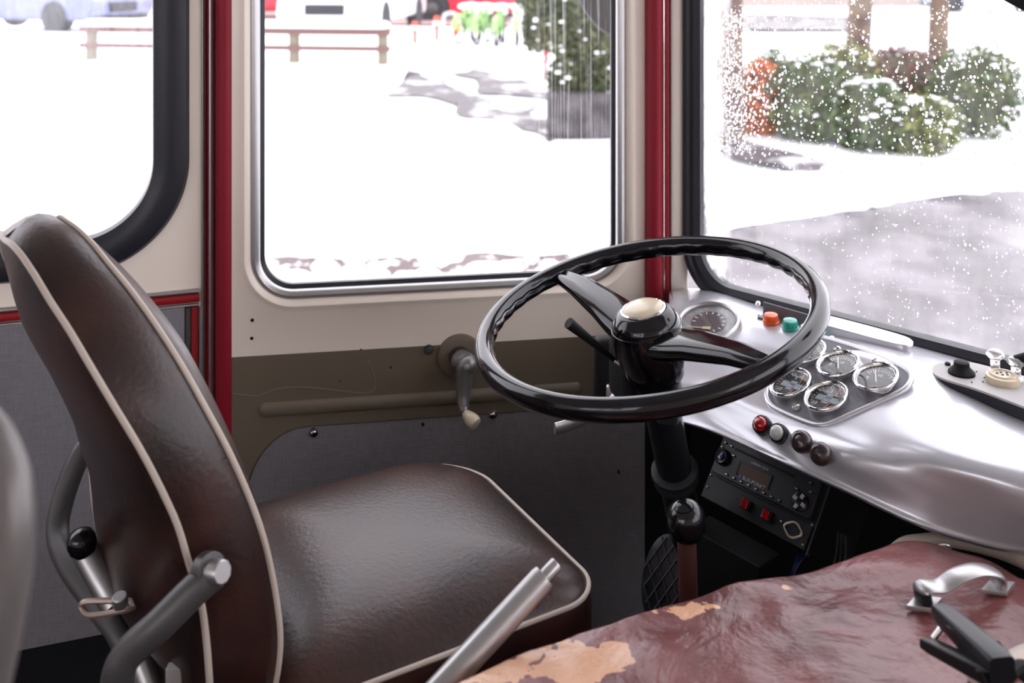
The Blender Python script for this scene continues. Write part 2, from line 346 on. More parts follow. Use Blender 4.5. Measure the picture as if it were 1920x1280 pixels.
# ------------------------------------------------------------------ pillars with red padding
def half_round(px0, px1, Ya, Yb, z0, z1, bulge, m, name, parent, n=14):
    p0 = at(px0, 0, Ya); p1 = at(px1, 0, Yb); p0.z = p1.z = 0; d = p1-p0; nn = V((d.y, -d.x, 0)).normalized(); loops = []
    sec = [p0+d*((1-math.cos(PI*k/n))/2)+nn*(bulge*math.sin(PI*k/n)**.8) for k in range(n+1)]+[p1-nn*.01, p0-nn*.01]
    return obj(name, loft([[V((q.x, q.y, z)) for q in sec] for z in (z0, z1)], cap0=True, cap1=True), m, parent)
def Ypil(px): return 1.868+(1.85-1.868)*(px-380)/(433-380)
pl = thing('trim_4', 'left door pillar with red padding and aluminium beads', None, at(405, 700, 1.86)*1)
half_round(371, 382, 1.869, 1.866, 0, TOP, .008, M['cream'], 'cream_lip', pl)
half_round(380, 388, Ypil(380), Ypil(388), 0, TOP, .010, M['greymetal'], 'rubber_bead', pl)
half_round(385, 390, Ypil(386), Ypil(391), 0, TOP, .015, M['alu'], 'bead', pl)
half_round(390, 403, Ypil(390), Ypil(403), 0, TOP, .007, M['red2'], 'red_insert', pl)
half_round(401, 406, Ypil(402), Ypil(407), 0, TOP, .019, M['alu'], 'bead', pl)
half_round(409, 434, Ypil(405)+.004, Ypil(434), 0, TOP, .017, M['red'], 'red_padding', pl)
def Yrp(px): return 1.973+(1.98-1.973)*(px-1215)/(1283-1215)
pr = thing('trim_5', 'front door pillar with red padding and chrome bead beside the windscreen', None, at(1240, 700, 1.97)*1)
half_round(1210, 1240, Yrp(1210)-.004, Yrp(1240), .44, TOP, .024, M['red'], 'red_padding', pr)
half_round(1238, 1245, Yrp(1238), Yrp(1245), .44, TOP, .015, M['chrome'], 'bead', pr)
half_round(1243, 1256, Yrp(1243), Yrp(1256), .44, TOP, .011, M['red2'], 'red_insert', pr)
half_round(1254, 1258, Yrp(1254), Yrp(1258), .44, TOP, .013, M['alu'], 'bead', pr)
half_round(1256, 1290, Yrp(1256), Yrp(1290), .44, TOP, .006, M['cream'], 'cream_post', pr)

half_round(1208, 1290, 1.975, 1.985, 0, .44, .004, M['mattblack'], 'shaded_post_foot', pr)  # matt black stands in for the shade on the pillar's lower end
# ------------------------------------------------------------------ driver's door
d1 = thing('door_1', 'driver door, cream above and olive below, with chrome framed window', None, PD(.4, 0, 0))
uL = uD(484, 250)[0]; uRt = uD(1160, 250)[0]; zB = uD(760, 538)[1]
zTwo = uD(800, 648)[1]
hole2 = (uL-.008, uRt+.012, zB-.008, 1.86, .075)
prof = [(.028, 0), (.022, .0035), (.016, .006), (.010, .004), (.004, -.004), (0, -.012)]
u0_, u1_ = 0.0, DL
def plate_band(z0, z1, mt, name, hole=None): pass
# upper sheet in cream, with the pressed surround of the window
obj('upper_panel', plate_hole(PD, (u0_-.0, u1_, zTwo, TOP), hole2, .028, prof), M['cream'], d1)
# olive sheet: runs down both sides of a big arch that shows the grey panel
def darch(k0, k1, zlow):
    pts = []
    zA = uD(760, 786)[1]; zl = uD(550, 800)[1]; uA = uD(470, 870)[0]
    return zA, uA
zA, uA = darch(0, 0, 0)
ua = uD(462, 900)[0]; ub = DL-.02; rr = .11; zc_ = zA
top = [(u0_, zTwo), (u1_, zTwo)]
arch = [(u1_, zc_)]+[(ua+rr*1.0-rr*math.sin(math.radians(t)), zc_-rr*1.15+rr*1.15*math.cos(math.radians(t))) for t in range(0, 91, 9)]+[(ua, 0.0), (u0_, 0.0)]
outl = [(u0_, zTwo), (u1_, zTwo)]+arch
g1 = ([PD(p[0], p[1], 0) for p in outl]+[PD(p[0], p[1], -.02) for p in outl], None)
n_ = len(outl); fs = [tuple(range(n_-1, -1, -1)), tuple(range(n_, 2*n_))]+[(i, (i+1) % n_, n_+(i+1) % n_, n_+i) for i in range(n_)]
obj('olive_panel', (g1[0], fs), M['olive'], d1, smooth=False, bevel=0)
obj('arch_edge', tube([PD(p[0], p[1], -.002) for p in arch], .0018, 8), M['rubber'], d1)
scr = spline([PD(*uD(*q), .0003) for q in ((436, 737), (480, 742), (505, 733), (530, 727), (565, 725), (610, 729), (660, 735), (690, 736), (702, 728), (703, 712), (696, 690), (690, 675))], 5)
obj('paint_scratch', tube(scr, .0007, 6), mat('scratched_olive', (.19, .16, .125), .5), d1)
# pressed rib
ra = uD(485, 768); rb = uD(1092, 722); zr = (ra[1]+rb[1])/2-.004
rib = []
for g_, h_ in ((0, -.001), (-.003, .0045), (-.007, .007), (-.0135, .0075)):
    rib.append([PD(p[0], p[1], h_) for p in rrect(ra[0]-g_, rb[0]+g_, zr-.014-g_, zr+.014+g_, max(.013+g_, .0004))])
obj('pressed_rib', loft(rib, cap1=True), M['olive'], d1)
# grey linen inner panel
obj('inner_panel', box(PD(.4, .23, -.008), (.8, .012, .5), (dD, nD, V((0, 0, 1)))), M['grey_vinyl'], d1, smooth=False)
# chrome window frame and pane
wr = (uL, uRt, zB, 1.85)
obj('window_frame', ring(PD, wr, .065, [(-.003, -.02), (-.003, -.006), (0, -.001), (.006, .0015), (.012, -.001), (.013, -.01), (.006, -.02)]), M['alu'], d1)
obj('glazing_rubber', ring(PD, wr, .065, [(-.010, -.028), (-.010, -.018), (-.004, -.014), (.002, -.018), (.002, -.028)]), M['rubber'], d1)
pn = obj('window_pane', loft([[PD(p[0], p[1], h) for p in rrect(*wr, .065, 24)] for h in (-.024, -.028)], cap0=True, cap1=True), M['glass_door'], d1, smooth=False)
uvmetres(pn, lambda p: ((p-A).dot(dD), p.z))
# holes, screws
def dot(P, px, py, uvf, r, h, m, name, parent, prof=None):
    u, z = uvf(px, py); c = P(u, z, 0); nn = (P(u, z, 1)-c)
    return obj(name, lathe(prof or [(r, -.001), (r, h), (r*.6, h+.0004)], c, nn, 16), m, parent)
for q in ((473, 600), (472, 634)): dot(PD, *q, uD, .0032, .0006, M['mattblack'], 'screw_hole', d1)
for q in ((638, 714), (733, 689), (694, 746), (677, 655)): dot(PD, *q, uD, .0017, .0006, M['mattblack'], 'rivet_hole', d1)
for q in ((588, 811), (924, 777)):
    dot(PD, *q, uD, .01, .004, M['chrome'], 'panel_screw', d1, [(.009, -.004), (.009, .0), (.0075, .0025), (.005, .003), (.0045, .005), (.002, .006)])
dot(PD, 793, 795, uD, .003, .002, M['mattblack'], 'rivet', d1)
dot(PD, 1160, 882, uD, .004, .004, M['chrome'], 'rivet', d1)
dot(PD, 804, 655, uD, .008, .006, M['greymetal'], 'bolt', d1, [(.0095, 0), (.0095, .002), (.0065, .002), (.0065, .007), (.003, .008)])
# window crank
cu_, cz_ = uD(868, 668); cc = PD(cu_, cz_, 0)
obj('crank_boss', lathe([(.044, -.001), (.042, .004), (.036, .0065), (.001, .0065)], PD(cu_-.006, cz_+.0, 0), nD, 40), M['olive'], d1)
hub = PD(cu_-.006, cz_, .006); hub2 = PD(cu_+.004, cz_+.002, .045)
obj('crank_collar', lathe([(.022, 0), (.022, .012), (.017, .03), (.001, .032)], hub, nD, 24), M['brownk'], d1)
kn = at(871, 773, 1.845)
pth = spline([hub+nD*.018, hub2, at(872, 690, 1.87), at(869, 735, 1.865), at(869, 762, 1.855), kn], 8)
ck = obj('window_crank', tube(pth, lambda t: .0165*(1-t)**.8*1.0+.0055, 16), mat('worn_crank_metal', (.20, .195, .20), .35, .6), d1)
ax = (at(895, 798, 1.825)-kn).normalized()
obj('knob', lathe([(.006, 0), (.0085, .004), (.0125, .016), (.0135, .024), (.0115, .031), (.0045, .0335), (.001, .0325)], kn, ax, 20), M['ivory'], ck)
obj('screw', lathe([(.0055, 0), (.005, .002), (.001, .0025)], at(875, 689, 1.853), (-.1, -1, .1), 14), M['alu'], ck)

# ------------------------------------------------------------------ windscreen
uGL = uW(1310, 250)[0]; zGB = uW(1400, 545)[1]-.008
wsr = (uGL, 1.55, zGB, 1.80)
ws = thing('window_2', 'wide windscreen spattered with melting snow in a black rubber seal', None, PW(.7, zGB, 0))
obj('rubber_seal', ring(PW, wsr, .075, [(-.006, -.02), (-.006, .004), (.004, .012), (.014, .010), (.018, .015), (.028, .014), (.034, .004), (.034, -.02)]), M['rubber'], ws)
pn = obj('pane', loft([[PW(p[0], p[1], h) for p in rrect(*wsr, .075, 24)] for h in (-.008, -.012)], cap0=True, cap1=True), M['glass_ws'], ws, smooth=False)
uvmetres(pn, lambda p: ((p-C0).dot(dW)-uGL, p.z))
# rain drops (uncountable) on the outer face
vs, fs = [], []
x3, y3, n3 = dW, V((0, 0, 1)), -nW
def drop(u, z, r, st):
    b = len(vs); c = PW(u, z, -.0125)
    seg = 7
    for rr_, hh in ((1, 0), (.8, .38), (.42, .58)):
        for k in range(seg):
            a = 2*PI*k/seg; vs.append(c+x3*(r*rr_*math.cos(a))+y3*(r*rr_*math.sin(a)*st)+n3*(r*hh))
    vs.append(c+n3*(r*.64))
    for i in (0, 1):
        for k in range(seg): fs.append((b+i*seg+k, b+i*seg+(k+1) % seg, b+(i+1)*seg+(k+1) % seg, b+(i+1)*seg+k))
    for k in range(seg): fs.append((b+2*seg+k, b+2*seg+(k+1) % seg, b+3*seg))
    fs.append(tuple(b+k for k in range(seg-1, -1, -1)))
for i in range(3600):
    px = random.uniform(1330, 1935); py = random.uniform(-10, 640)
    dens = 1.0 if py < 330 else .45
    if px < 1400: dens *= 1.0
    if random.random() > dens: continue
    u, z = uW(px, py)
    if u < uGL+.012 or z < zGB+.01: continue
    drop(u, z, random.choice((.0007, .0009, .0011, .0014, .0019, .0024))*(1 if py < 330 else .75), random.uniform(.9, 1.6))
for i in range(1300):
    px = 1340+abs(random.gauss(0, 45)); py = random.uniform(20, 290); u, z = uW(px, py)
    if u > uGL+.012: drop(u, z, random.choice((.0008, .0011, .0015, .002, .0026)), random.uniform(1, 1.8))
rd = obj('raindrops', (vs, fs), M['water'], ws); rd['kind'] = 'stuff'
# front bulkhead under the windscreen and head rail above
struct('wall_front', box(PW(.7, .32, -.03), (1.9, .03, .64), (dW, nW, V((0, 0, 1)))), M['mattblack'], smooth=False)
struct('trim_6', box(PW(.75, 1.93, -.01), (1.75, .03, .24), (dW, nW, V((0, 0, 1)))), M['cream'], smooth=False)

# ------------------------------------------------------------------ dashboard
nG = V((-.38, -.13, .916)).normalized(); dG = .244/1.0002
def atG(px, py, h=0):
    d = ray(px, py); o = V((0, 0, ZC)); return o+d*((dG+h-nG.dot(o))/nG.dot(d))
seal = [(1254, 541), (1330, 543), (1430, 572), (1560, 607), (1700, 643), (1820, 675), (1920, 703), (2060, 742), (2300, 805)]
lip = [(1262, 786), (1330, 806), (1405, 838), (1480, 872), (1580, 918), (1700, 975), (1800, 1010), (1920, 1036), (2150, 1050)]
ts = [0, .1, .22, .36, .50, .62, .73, .83, .91, .96, 1.0]
nS = V((-.17, -.25, .953)).normalized(); cS = V((.338, 1.74, .682))
rows = []
for t in ts:
    row = []
    for c, (s_, l_) in enumerate(zip(seal, lip)):
        px = s_[0]+(l_[0]-s_[0])*t; py = s_[1]+(l_[1]-s_[1])*t
        zs_ = atpl(px, py, C0+nW*.006, nW).z if t == 0 else None
        zg = atG(px, py).z
        if c <= 1: zsp = atpl(px, py, cS, nS).z; wgt = (1, .85)[c]; zg = zsp*wgt+zg*(1-wgt)
        if c == 2: zg = atG(px, py).z*.9+.1*atpl(px, py, cS, nS).z
        if c == 5: zg = min(zg, .69)
        if c >= 6: zg = min(zg, .682)
        zl = (.605, .60, .60, .60, .595, .585, .575, .57, .57)[c]
        tc_ = (.66, .66, .74, .76, .74, .58, .50, .45, .45)[c]
        if t <= tc_: z = zg
        else:
            k = (t-tc_)/(1-tc_); ztc = zg
            z = zg*(1-k**1.6)+zl*k**1.6
        if t == 0: z = min(zs_, zg)
        if t == .1: z = zg-.004
        row.append(atz(px, py, z))
    rows.append(row)
# underside return
rows.append([p+V((.015, .02, -.008)) for p in rows[-1]]); rows.append([p+V((.05, .06, .03)) for p in rows[-1]])
def surf(rows, nu=6, nv=5):
    cols = [spline(r, nu) for r in rows]; m = len(cols[0])
    full = [spline([cols[i][j] for i in range(len(cols))], nv) for j in range(m)]
    return full
full = surf(rows); nu_, nv_ = len(full), len(full[0])
dv = [p for L in full for p in L]; df = [(i*nv_+j, (i+1)*nv_+j, (i+1)*nv_+j+1, i*nv_+j+1) for i in range(nu_-1) for j in range(nv_-1)]
bvh = BVHTree.FromPolygons(dv, df)
def hit(px, py):
    loc, nn, _, _ = bvh.ray_cast(V((0, 0, ZC)), ray(px, py).normalized())
    if nn is None: return atG(px, py), nG
    if nn.dot(ray(px, py)) > 0: nn = -nn
    return loc, nn
dash = thing('dashboard', 'silver painted dashboard sweeping along below the windscreen', 'dashboard', (.45, 1.5, .6))
db = obj('dash_shell', (dv, df), M['silver'], dash, auto=70)
md = db.modifiers.new('thickness', 'SOLIDIFY'); md.thickness = .003; md.offset = -1
# gauge panel
gx = (atG(1647, 714)-atG(1488, 724)); gx = (gx-nG*gx.dot(nG)).normalized(); gy = nG.cross(gx).normalized()
go = atG(1570, 705)
def g2(px, py): q = atG(px, py)-go; return (q.dot(gx), q.dot(gy))
def smooth2(pts, n=5): return [(p.x, p.y) for p in spline([(a, b, 0) for a, b in pts], n, True)]
pan = [(1447, 708), (1456, 690), (1490, 655), (1520, 636), (1545, 636), (1600, 652), (1660, 676), (1695, 692), (1706, 706), (1703, 719), (1685, 735), (1620, 765), (1570, 787), (1545, 795), (1520, 792), (1480, 776), (1450, 760), (1441, 745), (1441, 730)]
pan2 = smooth2([g2(*p) for p in pan], 4)
gp = obj('gauge_panel', slab(pan2, go, gx, gy, nG, -.002, .0025, .001), M['gpanel'], dash)
k_ = 1.0
obj('panel_surround', tube([go+gx*(p[0]*1.018)+gy*(p[1]*1.03)+nG*.0005 for p in pan2], .0042, 10, closed=True), M['silver'], dash)
def slot_screw(c, n, r, parent, m='alu'):
    x, y, n = frame(n); a = random.uniform(0, 3)
    s = obj('panel_screw', lathe([(r, -.001), (r*1.02, r*.35), (r*.8, r*.75), (r*.3, r*.95)], c, n, 20), M[m], parent)
    xx = x*math.cos(a)+y*math.sin(a); yy = n.cross(xx)
    if parent is not None and parent.parent is None: obj('slot', box(V(c)+n*(r*.82), (r*1.25, r*.26, r*.28), (xx, yy, n)), M['mattblack'], s, smooth=False)
for q in ((1571, 657), (1641, 681), (1494, 765)): slot_screw(atG(*q, .0025), nG, .0065, dash)
def gauge(px, py, R, label, kind, ref=None, nn=nG, base=None, bez='chrome'):
    c = base if base is not None else atG(px, py, .0)
    root = obj('gauge_bezel', lathe([(R*1.0, -.004), (R*1.0, .008), (R*1.02, .011), (R*1.0, .0145), (R*.93, .0155), (R*.87, .0135), (R*.845, .0105), (R*.83, .0105), (R*.83, .006), (R*.99, .003)], c, nn, 56), M[bez], dash, auto=60)
    root['label'] = label
    x, y = gx, gy
    if nn is not nG: x, y, _ = frame(nn); 
    obj('dial', lathe([(R*.84, .0045), (R*.84, .0065), (.0001, .0065)], c, nn, 40), M['dial'], root)
    f = c+nn*.0069
    if kind == 'temp':
        # dial text is read from the driver's left, so its up runs along the panel
        ux, uy = (x*.45+y*.9).normalized(), None; uy = nn.cross(ux)
        uy = -uy if False else uy
        for s_, oo, sz in (('10', -ux*R*.42+uy*R*.42, .30), ('5', ux*R*.50+uy*R*.1, .30), ('bar', -ux*R*.05, .22), ('5', -ux*R*.1-uy*R*.62, .28)):
            obj('numeral', text(s_, f+oo, uy*-1, ux, R*sz), M['white'], root, smooth=False)
        obj('cross_mark', join(box(f-nn*.0003, (R*.34, R*1.15, .0004), (ux, uy, nn)), box(f-nn*.0003, (R*.6, R*.34, .0004), (ux, uy, nn))), M['dialblue'], root, smooth=False)
        nd = []
        for s in (1, -1): nd.append(box(f+ux*(R*.5*s)-uy*R*.25+nn*.0006, (R*.55, R*.05, .0005), ((ux*1+uy*.25*s).normalized(), nn.cross((ux*1+uy*.25*s).normalized()), nn)))
        obj('needle', join(*nd), M['orangeink'], root, smooth=False)
        tk = [box(f+(ux*math.cos(a)+uy*math.sin(a))*R*.72, (R*.1, R*.02, .0003), ((ux*math.cos(a)+uy*math.sin(a)), nn.cross(ux*math.cos(a)+uy*math.sin(a)), nn)) for a in [math.radians(20+k*14) for k in range(10)]]
        obj('tick_marks', join(*tk), M['white'], root, smooth=False)
    else:
        ux = (y*.9-x*.3).normalized(); uy = nn.cross(ux)
        tk = [box(f+(ux*math.cos(a)+uy*math.sin(a))*R*.66, (R*(.16 if k % 2 else .24), R*.03, .0003), ((ux*math.cos(a)+uy*math.sin(a)), nn.cross(ux*math.cos(a)+uy*math.sin(a)), nn)) for k, a in [(k, math.radians(-60+k*10)) for k in range(13)]]
        obj('tick_marks', join(*tk), M['white'], root, smooth=False)
        obj('numeral', text('0', f+uy*R*.45, -uy, ux, R*.26), M['white'], root, smooth=False); obj('numeral', text('10', f+ux*R*.3, -uy, ux, R*.24), M['white'], root, smooth=False)
        obj('needle', box(f+ux*R*.2+uy*R*.15+nn*.0006, (R*.9, R*.05, .0005), ((ux+uy*.6).normalized(), nn.cross((ux+uy*.6).normalized()), nn)), M['white'], root, smooth=False)
    obj('glass', lathe([(R*.845, .0098), (R*.84, .0112), (R*.5, .0122), (.0002, .0126)], c, nn, 40), M['gglass'], root)
    return root
M['gglass'] = glass('gauge_glass', ior=1.7)
RG = .0325
nT = (nG+V((.075, .01, 0))).normalized()
gauge(1514, 669, RG, 'chrome gauge half behind the wheel rim', 'level', nn=nT)
gauge(1575, 694, RG, 'chrome gauge in the middle with sky reflected', 'level', nn=nT)
gauge(1646, 719, RG, 'chrome gauge at the right end of the panel', 'level', nn=nT)
gauge(1487, 729, RG, 'chrome dual gauge at the lower left, orange needles', 'temp')
gauge(1554, 755, RG, 'chrome dual gauge at the bottom, orange needles', 'temp')
# speedometer
cS = cS+nS*.0005; RS = .0495
sp = obj('speedometer_bezel', lathe([(RS*1.12, -.006), (RS*1.1, .002), (RS*1.04, .006), (RS*1.0, .008), (RS*.95, .0065), (RS*.93, .003), (RS*.93, -.002)], cS, nS, 64), M['alu'], dash, auto=60)
sp['label'] = 'large round speedometer with a cream needle'
sx_ = (V((.83, -.52, 0))-nS*V((.83, -.52, 0)).dot(nS)).normalized(); sy_ = nS.cross(sx_)
obj('dial', lathe([(RS*.94, -.003), (RS*.94, .0), (.0001, .0)], cS, nS, 48), M['dialgrey'], sp)
obj('dial_centre', lathe([(RS*.62, -.001), (RS*.62, .0006), (.0001, .0006)], cS, nS, 48), M['dialbrown'], sp)
tk = []; nm = []
for k in range(11):
    a = math.radians(190-k*24); d = sx_*math.cos(a)+sy_*math.sin(a)
    tk.append(box(cS+d*(RS*.52)+nS*.0009, (RS*.12, RS*.035, .0003), (d, nS.cross(d), nS)))
    if k % 2 == 1: obj('numeral', text(str(20*((k+1)//2)), cS+d*(RS*.77)+nS*.0005, nS.cross(d)*-1, d, RS*.2), M['ivory'], sp, smooth=False)
obj('tick_marks', join(*tk), M['white'], sp, smooth=False)
q0 = atpl(1331, 615, cS+nS*.002, nS); q1 = atpl(1287, 612, cS+nS*.002, nS); dd = (q1-q0).normalized()
obj('needle', join(box(q0+dd*.006, (.014, .0075, .0012), (dd, nS.cross(dd), nS)), box(q0+dd*.024, (.03, .0022, .001), (dd, nS.cross(dd), nS))), M['ivory'], sp, smooth=False, bevel=.0004)
obj('glass', lathe([(RS*.95, .0035), (RS*.6, .0052), (.0002, .006)], cS, nS, 40), M['gglass'], sp)
# knobs on the roll of the dash
def knob(px, py, kind):
    c, n = hit(px, py); n = (n+V((-.25, -.5, .25))).normalized(); R = .0135
    if kind in ('red', 'grey'):
        k = obj('warning_lamp', lathe([(R, -.008), (R*1.02, .004), (R, .010), (R*.86, .012), (R*.8, .010), (R*.3, .010)], c, n, 28, lobes=(14, .02)), M['black'], dash)
        k['label'] = kind+' warning lamp'
        obj('lens', lathe([(R*.8, .009), (R*.74, .0135), (R*.5, .017), (R*.2, .0185), (.0001, .0188)], c, n, 28), M['redlens' if kind == 'red' else 'greylens'], k)
    else:
        k = obj('pull_knob', lathe([(R*.7, -.008), (R*.8, .004), (R*1.1, .008), (R*1.14, .013), (R*1.05, .018), (R*.8, .0215), (R*.62, .0225), (R*.55, .021), (R*.2, .0235), (.0001, .024)], c, n, 28), M['brownk'], dash)
knob(1432, 800, 'red'); knob(1463, 815, 'grey'); knob(1510, 833, 'dark'); knob(1547, 852, 'dark')
# warning lamp rail under the windscreen
c0, n0 = hit(1445, 603); c1, n1 = hit(1500, 622); rd_ = (c1-c0); rd_.z = 0; rd_ = rd_.normalized()
rd_ = V((dW.x, dW.y, -.02)).normalized()
br = thing('indicator_rail', 'dark bracket with one orange and two teal indicator lamps at the windscreen foot', 'indicator lamps', hit(1480, 615)[0])
bx = hit(1432, 596)[0]; back = V((0, 0, 1)).cross(rd_).normalized()
obj('bracket', box(bx+rd_*.082+V((0, 0, .012))-nW*.008, (.175, .003, .026), (rd_, nW, V((0, 0, 1)))), M['gpanel'], br, smooth=False, bevel=.0008)
obj('bracket_base', box(bx+rd_*.082+V((0, 0, .002)), (.175, .022, .003), (rd_, nW, V((0, 0, 1)))), M['gpanel'], br, smooth=False)
for (px, py, m_, nmm) in ((1446, 606, 'orange', 'orange lamp'), (1482, 617, 'teal', 'teal lamp'), (1515, 629, 'teal', 'teal lamp')):
    c, n = hit(px, py); c = c+V((0, 0, -.001))
    o = obj('indicator_lens', lathe([(.0135, 0), (.014, .006), (.0125, .0065), (.0125, .013), (.011, .017), (.006, .0185), (.0001, .0188)], c, V((-.05, -.1, 1)), 28, lobes=(18, .012)), M[m_], br)
    o['label'] = nmm
for q in ((1421, 569), (1424, 591), (1560, 634)): dot_c, dn = hit(*q); obj('screw', lathe([(.0045, -.002), (.0045, .002), (.002, .004)], dot_c, dn, 14), M['chrome'], br if q[0] == 1424 else dash)
# white raised lid along the seal
c = atG(1600, 622)
dm = [(1520, 597), (1524, 590), (1540, 590), (1620, 610), (1700, 633), (1712, 644), (1702, 650), (1660, 642), (1560, 615), (1530, 607)]
dz_ = .708; e0 = atz(1600, 620, dz_); dm2 = smooth2([((q-e0).x, (q-e0).y) for q in [atz(*p, dz_) for p in dm]], 4)
obj('demister_cover', slab(dm2, e0, V((1, 0, 0)), V((0, 1, 0)), V((0, 0, 1)), -.03, .002, .002), M['silver'], dash)
# ------------------------------------------------------------------ switch plate at the right
pz = .70; cz = atz(1830, 722, pz)
pd = (atz(1920, 748, pz)-atz(1765, 693, pz)); pd.z = 0; pd.normalize(); pn_ = V((-pd.y, pd.x, 0))
p0_ = atz(1748, 697, pz); far_ = pn_
def q2(px, py): q = atz(px, py, pz)-p0_; return (q.dot(pd), q.dot(pn_))
outline = [(1747, 694), (1752, 704), (1775, 714), (1830, 731), (1900, 757), (2000, 795), (2080, 815), (2110, 800), (2060, 765), (1960, 720), (1880, 696), (1820, 681), (1780, 679), (1755, 685)]
sp2 = smooth2([q2(*p) for p in outline], 5)
swp = thing('switch_plate', 'light grey switch plate with push button, clear knobs and ivory dial', 'switch panel', p0_+V((0, 0, -.01)))
obj('rubber_gasket', slab(sp2, p0_, pd, pn_, V((0, 0, 1)), -.022, -.001, 0), M['rubber'], swp)
obj('plate', slab([(p[0]*1.0, p[1]*1.0) for p in sp2], p0_, pd, pn_, V((0, 0, 1)), -.001, .002, .001), M['plategrey'], swp)
c = atz(1803, 700, pz+.002)
pb = obj('push_button', lathe([(.0185, 0), (.0185, .003), (.0145, .007), (.0115, .010), (.011, .0115), (.0105, .0165), (.009, .0175), (.0001, .0175)], c, UPZ, 32), M['mattblack'], swp); pb['label'] = 'black push button'
M['clear'] = mat('clear_plastic', (.9, .88, .89), .12, trans=.75, ior=1.45)
for (px, py, cap) in ((1866, 698, False), (1905, 712, True)):
    c = atz(px, py, pz+.002)
    k = obj('lever_knob', lathe([(.011, 0), (.009, .004), (.0065, .006), (.0068, .018), (.0085, .021), (.0128, .025), (.0125, .028), (.008, .0325), (.0001, .034)], c, UPZ, 28), M['clear'], swp)
    k['label'] = 'clear knob with black cap' if cap else 'clear mushroom knob'
    if cap: obj('black_cap', tube([c+V((0, 0, .026)), c+V((.012, -.004, .032)), c+V((.032, -.014, .03))], .009, 14), M['mattblack'], k)
c = atz(1880, 716, pz+.002)
dk = obj('ivory_dial', lathe([(.022, 0), (.0225, .002), (.0225, .0095), (.0205, .0105), (.018, .0108), (.0175, .0128), (.0135, .0132), (.0128, .0118), (.0001, .0118)], c, UPZ, 48, lobes=(24, .012)), M['ivory'], swp); dk['label'] = 'ivory dial with black holes'
obj('dial_hole', join(*[lathe([(.0019, .011), (.0019, .0123), (.0001, .0123)], c+V((dx, dy, 0)), UPZ, 10) for dx, dy in ((-.007, .002), (-.002, -.004), (.0, .005), (.005, -.004), (.007, .003))]), M['mattblack'], dk)
for q in ((1777, 684), (1822, 717), (1831, 697), (1846, 708), (1843, 716)): obj('rivet', lathe([(.0012, 0), (.001, .0012), (.0001, .0013)] if q[0] != 1777 else [(.0045, 0), (.0035, .004), (.0001, .005)], atz(*q, pz+.002), UPZ, 10), M['darkmetal'], swp)

# ------------------------------------------------------------------ radio and its console
TLc = V((.346, 1.64, .532)); rdx = V((.627, -.779, 0)).normalized(); dwn = V((-.039, -.031, -.069)).normalized(); rn = dwn.cross(rdx).normalized()
if rn.y > 0: rn = -rn
rup = -dwn
def RC(a, b, h=0): return TLc+rdx*a+dwn*b+rn*h     # a along, b down, h out
cons = thing('radio_console', 'black metal console box under the dash with red rocker switches', 'console', V((.40, 1.58, .0)))
obj('box_shell', box(RC(.095, .047, -.06), (.20, .10, .12), (rdx, dwn, rn)), M['darkmetal'], cons, smooth=False, bevel=.002)
obj('lower_cover', box(RC(.125, .30, -.05), (.13, .42, .05), (rdx, V((0, 0, -1)), V((rn.x, rn.y, 0)).normalized())), M['mattblack'], cons, smooth=False, bevel=.002)
obj('front_plate', box(RC(.095, .078, .002), (.192, .036, .004), (rdx, dwn, rn)), M['darkmetal'], cons, smooth=False, bevel=.001)
obj('side_flange', box(RC(.194, .05, -.003), (.0015, .10, .008), (rdx, dwn, rn)), M['greymetal'], cons, smooth=False)
for a in (.082, .121):
    s = obj('rocker_switch', box(RC(a, .077, .007), (.0165, .0145, .009), (rdx, dwn, rn)), M['black'], cons, smooth=False, bevel=.001)
    obj('red_rocker', box(RC(a-.001, .077, .0115), (.0115, .0135, .004), (rdx, dwn, rn)), M['redlens'], s, smooth=False, bevel=.001)
sc_c = RC(.165, .078, .005)
rg = [sc_c+rdx*(math.cos(t)*.0105*(1+.45*abs(math.cos(t))**6))+dwn*(math.sin(t)*.0105) for t in [2*PI*k/40 for k in range(40)]]
sk = obj('accessory_socket', join(tube(rg, .0016, 8, closed=True), lathe([(.0018, 0), (.0018, .002), (.0001, .002)], sc_c+rdx*.0145, rn, 10), lathe([(.0018, 0), (.0018, .002), (.0001, .002)], sc_c-rdx*.0145, rn, 10)), M['ivory'], cons)
sk['label'] = 'oval pale metal socket flange'
for a, b in ((.003, .062), (.005, .08), (.143, .075), (.19, .06), (.187, .09)): obj('screw', lathe([(.0016, 0), (.0016, .006), (.0001, .007)], RC(a, b, 0), rn, 10), M['alu'], cons)
obj('wire_bundle', join(*[tube(spline([RC(.165+i*.004, .095, -.03), RC(.17+i*.003, .13, -.02+i*.003), RC(.165+i*.005, .19, -.03), RC(.175, .26, -.04)], 6), .0016, 6) for i in range(4)]), mat('blue_wire', (.005, .03, .12), .4), cons)
obj('cable', join(*[tube(spline([RC(.2+i*.006, .05, -.05), RC(.215+i*.008, .1, -.04), RC(.20+i*.008, .16, -.04), RC(.18, .2, -.02)], 6), .002, 6) for i in range(3)]), M['greymetal'], cons)
rad = thing('car_radio', 'black car radio with brown display set in the console', 'radio', RC(.095, .055, 0))
M['radio'] = mat('radio_charcoal', (.016, .016, .022), .35, spec=.35)
fp = obj('faceplate', slab([(p[0], -p[1]) for p in rrect(.003, .187, .001, .056, .003)], TLc, rdx, rup, rn, .002, .012, .002), M['radio'], rad)
obj('top_rail', join(box(RC(.095, -.001, .004), (.19, .0035, .012), (rdx, dwn, rn)), box(RC(.095, -.006, .002), (.19, .002, .012), (rdx, dwn, rn))), M['greymetal'], rad, smooth=False, bevel=.0006)
obj('disc_slot', box(RC(.088, .0105, .0122), (.112, .0035, .0008), (rdx, dwn, rn)), M['mattblack'], rad, smooth=False)
